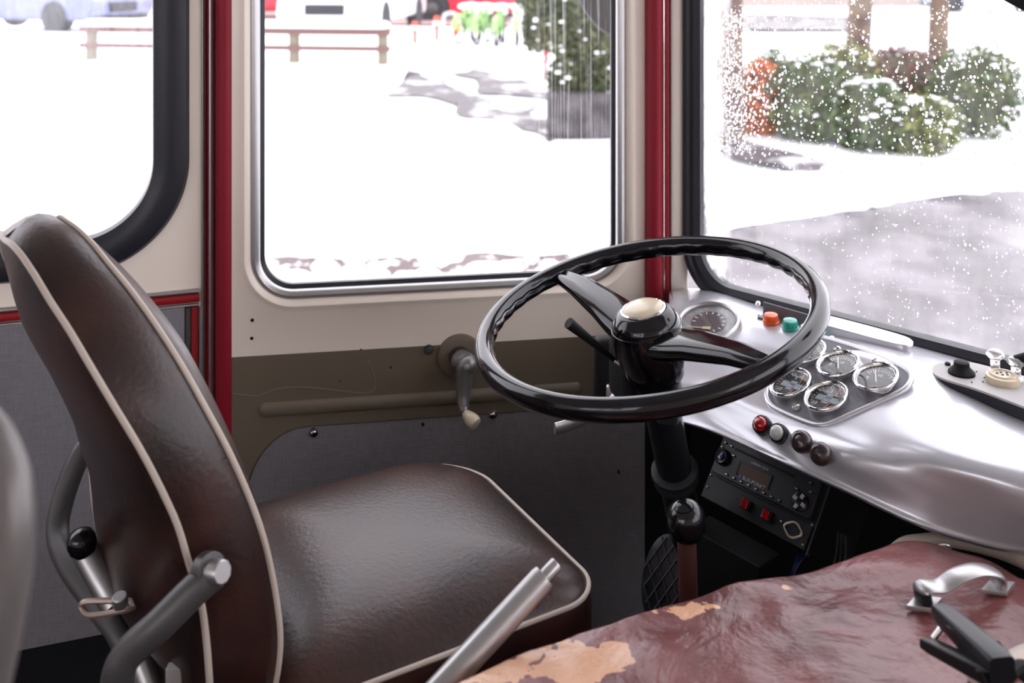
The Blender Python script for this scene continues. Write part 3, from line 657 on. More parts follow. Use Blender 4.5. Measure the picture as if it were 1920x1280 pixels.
dsp = obj('display', box(RC(.079, .0335, .0125), (.056, .018, .001), (rdx, dwn, rn)), mat('brown_display', (.085, .058, .046), .5, spec=.2), rad, smooth=False); dsp['label'] = 'brown tinted display'
obj('display_frame', join(box(RC(.079, .0235, .0128), (.062, .0022, .002), (rdx, dwn, rn)), box(RC(.109, .0335, .0128), (.003, .022, .002), (rdx, dwn, rn)), box(RC(.049, .0335, .0128), (.003, .022, .002), (rdx, dwn, rn))), M['black'], rad, smooth=False)
gpr = mat('grey_print', (.45, .45, .48), .5)
obj('maker_lettering', text('BLAUPUNKT', RC(.084, .0445, .0135), rdx, rup, .0075), gpr, rad, smooth=False); obj('type_lettering', text('LONDON  CD 47', RC(.083, .0185, .0124), rdx, rup, .0042), gpr, rad, smooth=False)
obj('blue_dot', lathe([(.0022, 0), (.002, .0005), (.0001, .0005)], RC(.0585, .0445, .0132), rn, 14), mat('blue_print', (.05, .15, .5), .4), rad)
kb = obj('volume_knob', lathe([(.0125, .012), (.0125, .018), (.0105, .021), (.008, .0195), (.0001, .0195)], RC(.018, .03, 0), rn, 32, lobes=(20, .015)), M['radio'], rad)
obj('knob_centre', lathe([(.0055, .0195), (.005, .0215), (.0001, .022)], RC(.018, .03, 0), rn, 20), mat('blue_black', (.01, .014, .07), .15, coat=.5), kb)
cp = RC(.166, .0395, 0)
kb = obj('cursor_pad', lathe([(.0135, .012), (.0135, .0145), (.012, .0155), (.0001, .0155)], cp, rn, 32), M['black'], rad)
obj('arrow_key', join(*[box(cp+(rdx*math.cos(a)+dwn*math.sin(a))*.0082+rn*.0165, (.0075, .006, .002), ((rdx*math.cos(a)+dwn*math.sin(a)), rn.cross(rdx*math.cos(a)+dwn*math.sin(a)), rn)) for a in (.3, .3+PI/2, .3+PI, .3+1.5*PI)]), M['alu'], kb, smooth=False, bevel=.0007)
for a, b, w_ in [(.012, .0085, .006), (.024, .0095, .008), (.009, .0165, .006), (.034, .021, .008), (.153, .025, .009), (.171, .0095, .01), (.176, .021, .01)]+[(.034+i*.0142, .0508, .0075) for i in range(8)]:
    o = obj('button', slab(rrect(-w_/2, w_/2, -.0019, .0019, .0018, 4), RC(a, b, 0), rdx, rup, rn, .011, .0138, .0005), M['black'], rad)
    obj('button_print', box(RC(a, b, .014), (w_*.5, .0012, .0003), (rdx, dwn, rn)), M['alu'], o, smooth=False)

# ------------------------------------------------------------------ steering wheel
WC = V((.193, 1.437, .80)); WN = V((-.196, -.094, .976)).normalized(); WR = .237
wx, wy, _ = frame(WN); wang = lambda px, py: (lambda q: math.atan2(q.dot(wy), q.dot(wx)))(atpl(px, py, WC, WN)-WC)
sw = thing('steering_wheel', 'large black two-spoke steering wheel with an ivory horn button', 'steering wheel', WC-WN*.12)
N = 144; loops = []
for i in range(N):
    t = 2*PI*i/N; d = wx*math.cos(t)+wy*math.sin(t); fl_ = 1+.10*max(0, math.cos(t*36)) ; loop = []
    for k in range(16):
        a = 2*PI*k/16; ra_ = .0135*math.cos(a); hh = .0155*math.sin(a)
        if math.cos(a) < -.3 and math.sin(a) < .3: ra_ *= 1+.13*math.cos(t*40)
        loop.append(WC+d*(WR+ra_)+WN*hh)
    loops.append(loop)
loops.append(loops[0])
obj('rim', loft(loops), M['bakelite'], sw)
HC = WC-WN*.038+V((-.006, 0, .003))
def spoke(px, py):
    e = atpl(px, py, WC, WN); dr = (e-WC).normalized(); e = WC+dr*(WR-.004)-WN*.002; s = HC+dr*.03+WN*.0
    side = WN.cross(dr).normalized(); L = []; pts = [(0, .036, .030, .002), (.15, .034, .029, .004), (.35, .029, .026, .008), (.7, .0215, .020, .008), (.93, .0175, .015, .003), (1, .0165, .012, 0)]
    for t, wd, th, off in pts:
        c = s.lerp(e, t)+WN*off; sec = []
        for k in range(20):
            a = 2*PI*k/20; ca, sa = math.cos(a), math.sin(a)
            groove = -.004*max(0, 1-abs(ca)/.28) if sa > 0 and .2 < t < .95 else 0
            sec.append(c+side*(wd*math.copysign(abs(ca)**.8, ca))+WN*(th*.62*sa+groove))
        L.append(sec)
    return loft(L, cap0=True, cap1=True)
obj('spoke', spoke(1062, 520), M['bakelite'], sw); obj('spoke', spoke(1460, 690), M['bakelite'], sw)
obj('hub', lathe([(.030, -.085), (.040, -.075), (.047, -.055), (.0515, -.03), (.0525, -.012), (.0505, .002), (.0495, .0025), (.0495, .004), (.046, .014), (.038, .0235), (.0325, .026), (.0001, .026)], HC+WN*.018, WN, 56), M['bakelite'], sw, auto=50)
hb = obj('horn_button', lathe([(.0285, .024), (.0285, .0285), (.026, .031), (.018, .0335), (.008, .0348), (.0001, .035)], HC+WN*.018, WN, 48), M['ivory'], sw); hb['label'] = 'ivory horn button'
obj('chrome_ring', lathe([(.0325, .025), (.0325, .0275), (.030, .0288), (.0284, .0275), (.0284, .025)], HC+WN*.018, WN, 48), M['chrome'], sw)
# steering column
colA = HC-WN*.06; colB = at(1275, 935, 1.55); cdv = (colB-colA).normalized(); foot = colA+cdv*.85
foot = colA+cdv*((colA.z-.0)/-cdv.z)
col = thing('steering_column', 'black steering column tube running down under the wheel', 'steering column', V((foot.x, foot.y, 0)))
obj('tube', lathe([(.034, .0), (.034, .05), (.0265, .055), (.0265, .07), (.026, .25), (.0255, (foot-colA).length)], colA, cdv, 32), M['black'], col)
clen = (atpl(1268, 905, colA, nD)-colA).length if False else .185
obj('collar', lathe([(.030, clen), (.035, clen+.004), (.036, clen+.012), (.031, clen+.016), (.034, clen+.02), (.034, clen+.026), (.026, clen+.03)], colA, cdv, 32), M['darkmetal'], col)
obj('switch_housing', box(at(1205, 690, 1.49), (.085, .07, .09), (V((.95, .3, 0)).normalized(), V((-.3, .95, 0)).normalized(), UPZ)), M['mattblack'], col, bevel=.012)
obj('rear_bracket', box(at(1150, 705, 1.66), (.065, .04, .13)), M['mattblack'], col, bevel=.012)
hs = at(1180, 700, 1.46)
st = obj('indicator_stalk', tube([at(1190, 700, 1.46), at(1155, 677, 1.45), at(1095, 628, 1.43), at(1066, 605, 1.42)], lambda t: .0035+.0045*max(0, (t-.35)/.65)**.7, 12), M['mattblack'], col)
obj('stalk_bracket', join(tube([at(1152, 677, 1.445), at(1180, 694, 1.435), at(1206, 708, 1.43)], .0022, 6), tube([at(1206, 708, 1.43), at(1207, 722, 1.43)], .0015, 6)), M['alu'], col)
obj('pinch_bolt', lathe([(.006, 0), (.006, .006), (.001, .007)], at(1262, 716, 1.42), (.4, -.8, .3), 12), M['darkmetal'], col)
obj('clamp_plate', box(at(1253, 745, 1.435), (.03, .02, .075), (V((.9, -.4, 0)).normalized(), V((.4, .9, 0)).normalized(), UPZ)), M['darkmetal'], col, bevel=.005)
# silver lever reaching left below the rim
lv = thing('release_lever', 'flat silver lever poking out below the wheel rim', 'lever', at(1150, 760, 1.6))
obj('blade', tube(spline([at(1040, 804, 1.52), at(1062, 798, 1.53), at(1100, 783, 1.55), at(1140, 760, 1.58), at(1158, 735, 1.6)], 5), .0095, 10, flat=(.35, 1)), M['alu'], lv)
obj('bracket', box(at(1150, 742, 1.6), (.022, .012, .035)), M['alu'], lv, bevel=.003)

# ------------------------------------------------------------------ gear lever and pedal
kc = at(1287, 974, 1.32)
gl_ = thing('gear_lever', 'gear lever with round black ball knob on a brown rod', 'gear lever', V((kc.x+.02, kc.y+.06, .12)))
obj('rod', tube([kc-V((0, 0, .015)), kc+V((.003, .006, -.08)), kc+V((.02, .06, kc.z*-1+.12))], .0125, 16), mat('red_brown_rod', (.07, .028, .025), .4), gl_)
obj('ball_knob', lathe([(.0135, -.026), (.019, -.0215), (.0245, -.010), (.0258, 0), (.0235, .011), (.017, .0195), (.009, .0245), (.0001, .0262)], kc, UPZ, 36), M['bakelite'], gl_)
pc = at(1243, 1085, 1.56)
px_, py_ = V((.8, -.45, 0)).normalized(), V((.25, .45, .85)).normalized(); pnn = px_.cross(py_).normalized()
if pnn.y > 0: pnn = -pnn
ped = thing('accelerator_pedal', 'black foot pedal with diamond tread low behind the gear lever', 'pedal', pc-V((0, 0, .1)))
obj('pad', slab([(math.cos(t)*.034, math.sin(t)*.062) for t in [2*PI*k/32 for k in range(32)]], pc, px_, py_, pnn, -.008, 0, .002), M['rubber'], ped)
rb_ = []
for k in range(-4, 5):
    for s in (1, -1):
        pp = []
        for j in range(21):
            v = -.062+.124*j/20; u = k*.018+s*v*.55
            if (u/.033)**2+(v/.061)**2 < 1: pp.append(pc+px_*u+py_*v+pnn*.001)
        if len(pp) > 1: rb_.append(tube([pp[0], pp[-1]], .0013, 6))
obj('diamond_tread', join(*rb_), M['greymetal'], ped)
obj('pedal_arm', tube([pc-pnn*.008, pc+V((.05, .12, -.05)), V((pc.x+.07, pc.y+.16, 0.02))], .008, 8), M['darkmetal'], ped)

# ------------------------------------------------------------------ driver's seat
ya = math.radians(30); SF = V((math.cos(ya), math.sin(ya), 0)); SW_ = V((-math.sin(ya), math.cos(ya), 0)); SO = V((-.27, 1.15, 0))
def S(f, w_, z): return SO+SF*f+SW_*w_+V((0, 0, z))
seat = thing('driver_seat', 'brown leatherette driver seat with cream piping on a grey tube frame', 'seat', S(.2, .2, 0))
# cushion
def cush_outline(g=0, n=10): 
    pts = rrect(.0-g, .435+g, -.028-g, .415+g, (.055+g*.6, .11+g*.6, .06+g*.6, .06+g*.6), n)
    out = []
    for f, w_ in pts:
        bow = .012*(1-((w_-.2)/.22)**2) if f > .3 else 0
        out.append((f+bow*(f-.3)/.12, w_))
    return out
zp_ = .462; loops = []
base = cush_outline()
cf, cw = .2, .19
def cl(k, z, g=0):
    b = cush_outline(g); return [S(cf+(f-cf)*k, cw+(w_-cw)*k, z(f, w_) if callable(z) else z) for f, w_ in b]
lo = [cl(.96, .34), cl(1.0, .355), cl(1.015, .40), cl(1.015, .44), cl(1.0, zp_)]
for k in (.975, .94, .9, .84, .76, .66, .54, .4, .26, .12, .03):
    zz = zp_+.052*(1-(k)**3.2)**.8
    lo.append(cl(k, zz))
cu = obj('cushion', loft(lo, cap0=True, cap1=True), M['leather'], seat, auto=60)
obj('piping', tube(cl(1.003, zp_+.001), .0034, 8, closed=True), M['cream2'], cu)
# backrest: rings climb from the base to the crown; front edge, rear edge, inset of the near side
yb = math.radians(38); BW = V((-math.sin(yb), math.cos(yb), 0)); BF = V((math.cos(yb), math.sin(yb), 0))
def bpt(px, py, w_):      # measured on the upright plane w_ metres in from the near side
    return atpl(px, py, SO+BW*w_, BW)-SO-BW*w_
bkf = [(505, 1330, .01), (520, 1260, 0), (525, 1195, 0), (518, 1125, 0), (505, 1055, 0), (488, 990, .002), (462, 920, .006), (428, 845, .014), (385, 765, .028), (340, 685, .048), (292, 610, .074), (245, 545, .103), (205, 497, .13), (170, 455, .16), (140, 427, .187), (112, 409, .2135)]
bkb = [(396, 1330, .01), (392, 1262, 0), (386, 1190, 0), (376, 1125, 0), (354, 1055, 0), (333, 985, .002), (300, 912, .006), (262, 840, .014), (215, 762, .028), (172, 690, .048), (132, 622, .074), (95, 565, .103), (65, 515, .13), (40, 478, .16), (22, 458, .187), (10, 450, .2135)]
BK = [((0, 0), (0, 0), c[2]) for c in bkf]
ctl = [bpt(*c) for c in bkf]; ctb = [bpt(*c) for c in bkb]; ctw = [V((c[2], 0, 0)) for c in bkf]
sf, sb, sw2 = spline(ctl, 4), spline(ctb, 4), spline(ctw, 4)
def S2(q, w_): return SO+q+BW*w_
Wd = .43; lo = []; nf, nb, ns = 12, 12, 5; fn, bn, ff_, bf_ = [], [], [], []
for a, b, c in zip(sf, sb, sw2):
    w0 = min(c.x, Wd/2-.0015); w1 = Wd-w0; wid = w1-w0; bl = min(1, (wid/.36)**1.5); loop = []
    fn.append(S2(a, w0)); ff_.append(S2(a, w1)); bn.append(S2(b, w0)); bf_.append(S2(b, w1)); up_ = UPZ
    for k in range(nf): t = k/nf; loop.append(S2(a+SF*(.035*bl*math.sin(PI*t)**.7)+up_*(.01*bl*math.sin(PI*t)), w0+wid*t))
    for k in range(ns): t = k/ns; loop.append(S2(a.lerp(b, t)+up_*((.003+.012*w0/.2)*math.sin(PI*t)), w1+.006*math.sin(PI*t)*bl))
    for k in range(nb): t = k/nb; loop.append(S2(b-SF*(.030*bl*math.sin(PI*t)**.8)+up_*(.004*math.sin(PI*t)), w1-wid*t))
    for k in range(ns): t = k/ns; loop.append(S2(b.lerp(a, t)+up_*((.004+.012*w0/.2)*math.sin(PI*t)), w0-.008*math.sin(PI*t)*bl))
    lo.append(loop)
bk = obj('backrest', loft(lo, cap0=True, cap1=True), M['leather'], seat, auto=60)
obj('piping', tube(fn+ff_[::-1], .0038, 8), M['cream2'], bk); obj('piping', tube(bn+bf_[::-1], .0038, 8), M['cream2'], bk)
# tube frame
def T(pts, r, m, name, par=seat, n=8, seg=14): return obj(name, tube(spline(pts, n), r, seg), m, par)
T([at(402, 1073, 1.07), at(360, 1110, 1.06), at(300, 1170, 1.05), at(245, 1220, 1.05), at(222, 1262, 1.05), at(216, 1330, 1.06), at(225, 1420, 1.08)], .0165, M['greymetal'], 'side_tube', seg=18)
fcap = at(404, 1071, 1.062)
obj('tube_end', lathe([(.0125, -.02), (.0125, .01), (.0105, .0125), (.0001, .0125)], fcap, V((.75, -.55, .25)), 10), M['alu'], seat)
obj('bore', lathe([(.0175, -.008), (.0175, .004), (.010, .005)], fcap-V((.008, -.006, .002)), V((.75, -.55, .25)), 24), M['greymetal'], seat)
T([at(185, 815, 1.50), at(152, 850, 1.48), at(120, 930, 1.45), at(108, 1000, 1.42), at(130, 1060, 1.38), at(180, 1130, 1.34), at(230, 1200, 1.30), at(262, 1300, 1.28)], .0155, M['greymetal'], 'side_tube', seg=18)
T([at(162, 1035, 1.33), at(195, 1095, 1.31), at(215, 1135, 1.30)], .0175, M['alu'], 'adjuster_sleeve', seg=18)
obj('adjuster_knob', lathe([(.012, -.018), (.0175, -.010), (.0185, 0), (.016, .009), (.009, .0145), (.0001, .016)], at(152, 1014, 1.32), V((-.35, 0, .9)), 28), M['bakelite'], seat)
T([at(155, 1022, 1.325), at(163, 1038, 1.33)], .005, M['alu'], 'adjuster_rod')
# slotted plate
sl = [(150, 1133), (158, 1127), (205, 1124), (245, 1125), (250, 1142), (200, 1150), (165, 1154), (157, 1150)]
vv = [at(a, b, 1.20) for a, b in sl]
pln = (vv[2]-vv[0]).cross(vv[5]-vv[0]).normalized()
obj('ratchet_plate', tube(spline([at(152, 1136, 1.2), at(165, 1127, 1.2), at(245, 1126, 1.2)], 5)+spline([at(250, 1140, 1.19), at(200, 1150, 1.19), at(165, 1153, 1.19), at(152, 1138, 1.2)], 5), .0035, 8), mat('brass_plate', (.30, .23, .20), .4, .6), seat)
obj('ratchet_peg', lathe([(.0085, -.012), (.0085, 0), (.0075, .001), (.0001, .001)], at(224, 1118, 1.185), V((0, -.25, .97)), 16), M['alu'], seat)
T([at(265, 1238, 1.22), at(300, 1330, 1.2)], .016, M['alu'], 'height_strut', seg=18)
obj('clip', box(at(328, 1272, 1.15), (.018, .012, .03)), M['plategrey'], seat, bevel=.001)
obj('pedestal', box(S(.19, .20, .16), (.26, .26, .30), (SF, SW_, UPZ)), M['mattblack'], seat, bevel=.01)
obj('seat_pan', box(S(.19, .20, .325), (.38, .40, .03), (SF, SW_, UPZ)), M['darkmetal'], seat, bevel=.008)
obj('rail_beam', box(S(-.30, .22, .10), (.5, .06, .05), (SF, SW_, UPZ)), M['darkmetal'], seat, bevel=.004)

# ------------------------------------------------------------------ handbrake
hb0 = at(790, 1330, 1.05); hb1 = at(1022, 1080, 1.115)
hd = (hb1-hb0).normalized(); L_ = (hb1-hb0).length
brk = thing('handbrake_lever', 'bare metal handbrake lever with a push button tip', 'handbrake', V((hb0.x-.1, hb0.y, .0)))
obj('handle', lathe([(.0145, -.25), (.0145, L_-.006), (.0135, L_-.001), (.0115, L_), (.0001, L_)], hb0, hd, 36), M['alu'], brk)
obj('release_button', lathe([(.0078, L_-.005), (.0078, L_+.017), (.0066, L_+.0185), (.0001, L_+.019)], hb0, hd, 28), M['alu'], brk)

# ------------------------------------------------------------------ engine cover
EZ = .565
ecp = [(640, 1372), (800, 1290), (1000, 1208), (1200, 1148), (1350, 1104), (1500, 1068), (1620, 1038), (1700, 1018), (1770, 1012), (1850, 1030), (1920, 1058), (2010, 1118), (2080, 1230), (2060, 1480), (1800, 1800), (1200, 1900), (700, 1650), (560, 1480)]
ec = [atz(px, py, EZ) for px, py in ecp]; ec = spline(ec, 6, True)
cen = sum((V(p) for p in ec), V())/len(ec)
ecov = thing('engine_cover', 'engine hump covered in cracked red-brown leather with worn tan patches', 'engine cover', V((cen.x, cen.y, 0)))
def EL(k, z, dz=0): return [V((cen.x+(p.x-cen.x)*k, cen.y+(p.y-cen.y)*k, z)) for p in ec]
lo = [EL(.97, .30), EL(.985, EZ-.05), EL(.99, EZ-.03)]
ks = [.992-.018*i for i in range(1, 14)]+[.74-.04*i for i in range(18)]
from mathutils import noise as mn
for k in ks:
    zz = EZ-.03+.038*(1-min(1, max(0, (k-.86)/.13))**2.4)+.012*(1-k)
    L = EL(k, zz)
    for p in L:
        p.z += (mn.noise(V((p.x*7, p.y*9, 0)))*.012+mn.noise(V((p.x*22, p.y*26, 3)))*.004)*min(1, (1-k)*12)
    lo.append(L)
lt = obj('leather_top', loft(lo, cap1=True), M['worn'], ecov, auto=80)
wl = lt.data.attributes.new('wear', 'FLOAT', 'POINT')
patches = [(1050, 1240, .085, .62), (940, 1265, .06, .6), (1280, 1150, .045, .55), (1330, 1146, .02, .5), (1150, 1225, .035, .5), (1340, 1112, .02, .42), (1480, 1110, .014, .42), (1560, 1055, .02, .36), (1350, 1180, .012, .36), (840, 1278, .03, .42)]
pc_ = [(atz(a, b, EZ+.008), r, s) for a, b, r, s in patches]; eo = parent_org(lt)
for v in lt.data.vertices:
    p = v.co+eo; m_ = .10
    for c, r, s in pc_:
        d = math.hypot((p.x-c.x), (p.y-c.y)*1.6)/r; m_ = max(m_, s*max(0, 1-d*d*.45))
    wl.data[v.index].value = m_
obj('cover_body', loft([EL(.95, 0), EL(.95, .36)], cap0=True, cap1=True), M['mattblack'], ecov)
tr_ = spline([atz(a, b, EZ-.012) for a, b in ((1650, 1060), (1690, 1022), (1730, 1014), (1775, 1012), (1850, 1027), (1925, 1056), (2015, 1114), (2090, 1230))], 8)
obj('edge_trim', tube(tr_, .0075, 12, flat=(1, 1.2)), M['cream2'], ecov)
tr2 = spline([atz(a, b, EZ+.012) for a, b in ((1835, 1283), (1870, 1256), (1930, 1224), (2010, 1200))], 8)
obj('hinge_trim', tube(tr2, .012, 12, flat=(1, .5), up=UPZ), M['cream2'], ecov)
# eyelet
ey = spline([atz(1757, 1028, EZ+.001), atz(1762, 1022, EZ+.006), atz(1776, 1022, EZ+.006), atz(1782, 1029, EZ+.001)], 5)
obj('staple', tube(ey, .0018, 8), M['chrome'], ecov)
# grab handle
hA = atz(1733, 1128, EZ+.022); hB = atz(1872, 1098, EZ+.022)
hp = spline([hA, hA+V((-.002, 0, .016)), at(1764, 1098, 1.135), at(1795, 1079, 1.14), at(1832, 1068, 1.148), at(1862, 1072, 1.156), hB+V((0, 0, .010)), hB], 7)
hso = (hB-hA).normalized().cross(UPZ).normalized()
hn = obj('grab_handle', tube(hp, .0125, 18, flat=(.36, 1), up=hso), M['alu'], ecov)
for c in (hA, hB):
    sd = (hB-hA).normalized(); so = sd.cross(UPZ).normalized()
    f_ = obj('handle_foot', slab([(-.024, 0), (0, -.013), (.024, 0), (0, .013)], c-V((0, 0, .001)), sd, so, UPZ, -.003, .0015, .0006), M['alu'], hn)
obj('tape_wrap', tube([hp[1], hp[6]], .0135, 16, flat=(.5, 1), up=hso), M['darkmetal'], hn)

# black plastic clip hanging on the handle, with its cord
clp = thing('black_clip', 'black plastic spring clip with cord lying on the red-brown engine cover', 'clip', atz(1840, 1215, EZ+.015))
A_ = at(1762, 1143, 1.03); B_ = at(1880, 1258, .93)
dx = (B_-A_).normalized(); sdv = dx.cross(UPZ).normalized(); upv = sdv.cross(dx).normalized()
Lc = (B_-A_).length
def tap(a, b, w0, w1, t0, t1, sd, up):
    L = []
    for t in (0, .12, .5, .9, 1):
        c = a.lerp(b, t); w_ = w0+(w1-w0)*t; th = t0+(t1-t0)*t; e = .88 if t in (0, 1) else 1
        L.append([c+sd*p[0]*e+up*p[1]*e for p in rrect(-w_, w_, -th, th, min(w_, th)*.4, 4)])
    return loft(L, cap0=True, cap1=True)
obj('upper_arm', tap(A_, B_, .0105, .0145, .007, .014, sdv, upv), M['black'], clp)
C_ = at(1736, 1205, 1.0); D_ = at(1868, 1272, .93)
obj('lower_arm', tap(C_, D_, .0075, .010, .0055, .008, sdv, upv), M['black'], clp)
obj('pin', lathe([(.004, 0), (.004, .012), (.001, .013)], at(1752, 1196, 1.0), V((.5, -.1, .8)), 12), M['chrome'], clp)
obj('rivet', lathe([(.009, -.006), (.009, .001), (.005, .004), (.0001, .005)], at(1875, 1226, .95), V((.5, .4, .7)), 16), M['chrome'], clp)
obj('cord', tube(spline([at(1868, 1205, .96), at(1893, 1235, .955), at(1912, 1262, .95), at(1935, 1290, .945)], 6), .0035, 8), M['mattblack'], clp)
obj('cord_end', join(tube(spline([at(1835, 1255, .93), at(1850, 1285, .93), at(1880, 1310, .93)], 5), .003, 8), tube(spline([at(1895, 1262, .94), at(1915, 1248, .95), at(1940, 1258, .95)], 5), .006, 8)), M['mattblack'], clp)

# ------------------------------------------------------------------ grey tubular frame of the seat in the foreground
fg = thing('passenger_seat_frame', 'out of focus grey metal seat frame at the left foreground edge', 'seat frame', at(0, 1280, .6)*1)
M['fgm'] = mat('pale_grey_enamel', (.15, .138, .135), .32, .3)
obj('frame_tube', tube(spline([at(-120, 770, .58), at(-45, 800, .575), at(-3, 880, .57), at(10, 960, .565), at(8, 1060, .56), at(-8, 1180, .555), at(-35, 1330, .55)], 10), lambda t: .0125+.003*math.sin(PI*t), 22), M['fgm'], fg)
obj('frame_panel', box(at(-110, 1050, .58), (.05, .012, .12)), M['greymetal'], fg, bevel=.005)

# dark visor corner, upper right
vz = thing('sun_visor', 'dark sun visor whose lower corner shows at the top right', 'sun visor', PW(.72, 1.5, .06))
obj('visor', loft([[q+nW*h for q in [atpl(a, b, C0+nW*.06, nW) for a, b in ((1860, -14), (1890, 2), (1960, 40), (2040, 75), (2100, 40), (2100, -160), (1880, -160), (1850, -60))]] for h in (0, .012)], cap0=True, cap1=True), M['mattblack'], vz, bevel=.003)
obj('hinge', tube([atpl(1990, -150, C0+nW*.066, nW), atpl(1990, -260, C0+nW*.03, nW)], .006, 10), M['chrome'], vz)

# ================================================================== outside
KN = [(-4, -.9), (2, -.9), (6, -.78), (9, -.42), (13, 0), (19, 0), (30, -.4), (60, -.6), (120, -.8)]
def gz(x, y):
    for (a, za), (b, zb_) in zip(KN, KN[1:]):
        if y <= b: t = max(0, (y-a)/(b-a)); return za+(zb_-za)*t
    return KN[-1][1]
def gpt(px, py):
    """point of the sloping ground seen at a pixel"""
    lo_, hi = 2.2, 110
    for _ in range(50):
        m_ = (lo_+hi)/2; p = at(px, py, m_)
        if p.z > gz(p.x, p.y): lo_ = m_
        else: hi = m_
    return at(px, py, (lo_+hi)/2)
def lump(x, y): return (mn.noise(V((x*.9, y*.9, 0)))*.05+mn.noise(V((x*3.1, y*3.1, 5)))*.02)*max(0, min(1, (12-y)/4))
ys = [2.35+.10*i for i in range(84)]+[10.75+.45*i for i in range(40)]+[30, 36, 45, 60, 80, 110]
xs_ = [-.5+i/200 for i in range(201)]
gv = []; 
for y in ys:
    for s in xs_: x = s*2.2*(y+3); gv.append(V((x, y, gz(x, y)+lump(x, y))))
nx = len(xs_); gf = [(i*nx+j, i*nx+j+1, (i+1)*nx+j+1, (i+1)*nx+j) for i in range(len(ys)-1) for j in range(nx-1)]
gs = obj('snow_ground', (gv, gf), M['snow'], auto=180); gs['kind'] = 'structure'; gs.name = 'ground'
g = box((0, -30, -1.3), (260, 60, .2)); tag(obj('ground', g, M['snow'], smooth=False), None, None, kind='structure')
def patch(name, quad, m, lift, nu=60, nv=30, edge=.0):
    P0, P1, P2, P3 = [gpt(*q) for q in quad]; vs, fs = [], []
    for i in range(nu+1):
        for j in range(nv+1):
            s, t = i/nu, j/nv; p = P0.lerp(P1, s).lerp(P3.lerp(P2, s), t)
            if j in (0, nv) or i in (0, nu): p += V((mn.noise(p*2.3)*edge, mn.noise(p*2.3+V((9, 9, 9)))*edge, 0))
            p.z = gz(p.x, p.y)+lump(p.x, p.y)+lift; vs.append(p)
    for i in range(nu):
        for j in range(nv): a = i*(nv+1)+j; fs.append((a, a+nv+1, a+nv+2, a+1))
    o = obj(name, (vs, fs), m, auto=180); o['kind'] = 'structure'; return o
patch('road', [(1180, 560), (2300, 900), (2300, 290), (1330, 432)], M['asphalt'], .02, edge=.4)
patch('road', [(1390, 60), (1600, 60), (1600, 34), (1390, 28)], M['path'], .05, edge=.3)
patch('path', [(745, 165), (1040, 262), (1040, 232), (760, 132)], M['path'], .018, edge=.5)
patch('path', [(900, 178), (1040, 190), (1040, 165), (880, 128)], M['path'], .022, edge=.4)
patch('path', [(470, 44), (960, 52), (960, 30), (470, 24)], mat('pinkish_paving', (.36, .26, .25), .6), .05, edge=.1)
patch('path', [(1365, 300), (1560, 345), (1560, 318), (1365, 268)], M['path'], .06, edge=.2)

# wet leafy soil strip and snow clumps by the bus
patch('gravel_verge', [(440, 575), (1200, 570), (1200, 468), (440, 500)], mat('wet_leafy_soil', (.10, .07, .07), .5, bump=(20, .6, .02), var=((.85, .84, .85), 6, .50, .57, 8)), .02, edge=.4)
cl_ = []
for i in range(150):
    px = random.uniform(460, 1190); py = 560-abs(random.gauss(0, 34)); p = gpt(px, py); r = random.uniform(.04, .12)
    cl_.append(ico(p+V((0, 0, r*.1)), r, 2, (1, 1, .6), .07))
M['shaded_slush'] = mat('slushy_shaded_snow', (.38, .34, .36), .6, var=((.88, .88, .9), 9, .36, .5, 8))  # slush whose grey-pink mottling also paints shading onto the clumps
tag(obj('snow_clumps', join(*cl_), M['shaded_slush'], auto=180), 'loose clumps of snow piled along the verge just below the door window', 'snow clumps', kind='stuff')
# snow bank ridge along the road
cl_ = []
for i in range(150):
    px = random.uniform(1300, 2050); t = (px-1310)/610; py = 400-58*t+random.uniform(-70, 10)*(.5+.3*t); p = gpt(px, py); r = random.uniform(.10, .22)
    cl_.append(ico(p+V((0, 0, -.02)), r, 2, (1.5, 1, .5), .04))
tag(obj('snow_bank', join(*cl_), M['snow'], auto=180), 'lumpy snow bank between the hedge and the slushy road', 'snow bank', kind='stuff')

M['wood'] = mat('weathered_brown_wood', (.15, .08, .075), .7, bump=(20, .2, .01))
M['woodgrey'] = mat('mossy_grey_wood', (.2, .18, .13), .8, bump=(20, .2, .01))
# long wooden bench rail with snow on top
BY = 13.0
b0, b1 = at(163, 112, BY+.6), at(728, 122, BY); bd = (b1-b0); bd.z = 0; bl_ = bd.length; bd.normalize(); bnn = V((-bd.y, bd.x, 0))
bgz = .02
bench = thing('park_bench', 'long low wooden bench rail standing in the snow, snow along its top', 'bench', V((b0.x, b0.y, bgz)))
def bp(px):   # distance along the bench of a pixel column
    k = (px-960)/F; return (k*b0.y-b0.x)/(bd.x-k*bd.y)
for px in (172, 362, 552, 718):
    u = bp(px); obj('post', box(b0*1+bd*u+V((0, 0, bgz-b0.z+.16)), (.11, .14, .46), (bd, bnn, UPZ)), M['woodgrey'], bench, bevel=.01)
for z, h in ((.395, .085), (.18, .068)):
    obj('rail', box(V((b0.x, b0.y, bgz))+bd*(bl_/2)+bnn*-.09+V((0, 0, z)), (bl_+.1, .05, h), (bd, bnn, UPZ)), M['wood'], bench, smooth=False, bevel=.006)
obj('snow_cap', slab(rrect(-bl_/2, bl_/2, -.16, .2, .1, 4), V((b0.x, b0.y, bgz+.44))+bd*(bl_/2), bd, bnn, UPZ, 0, .08, .04), M['snow'], bench)

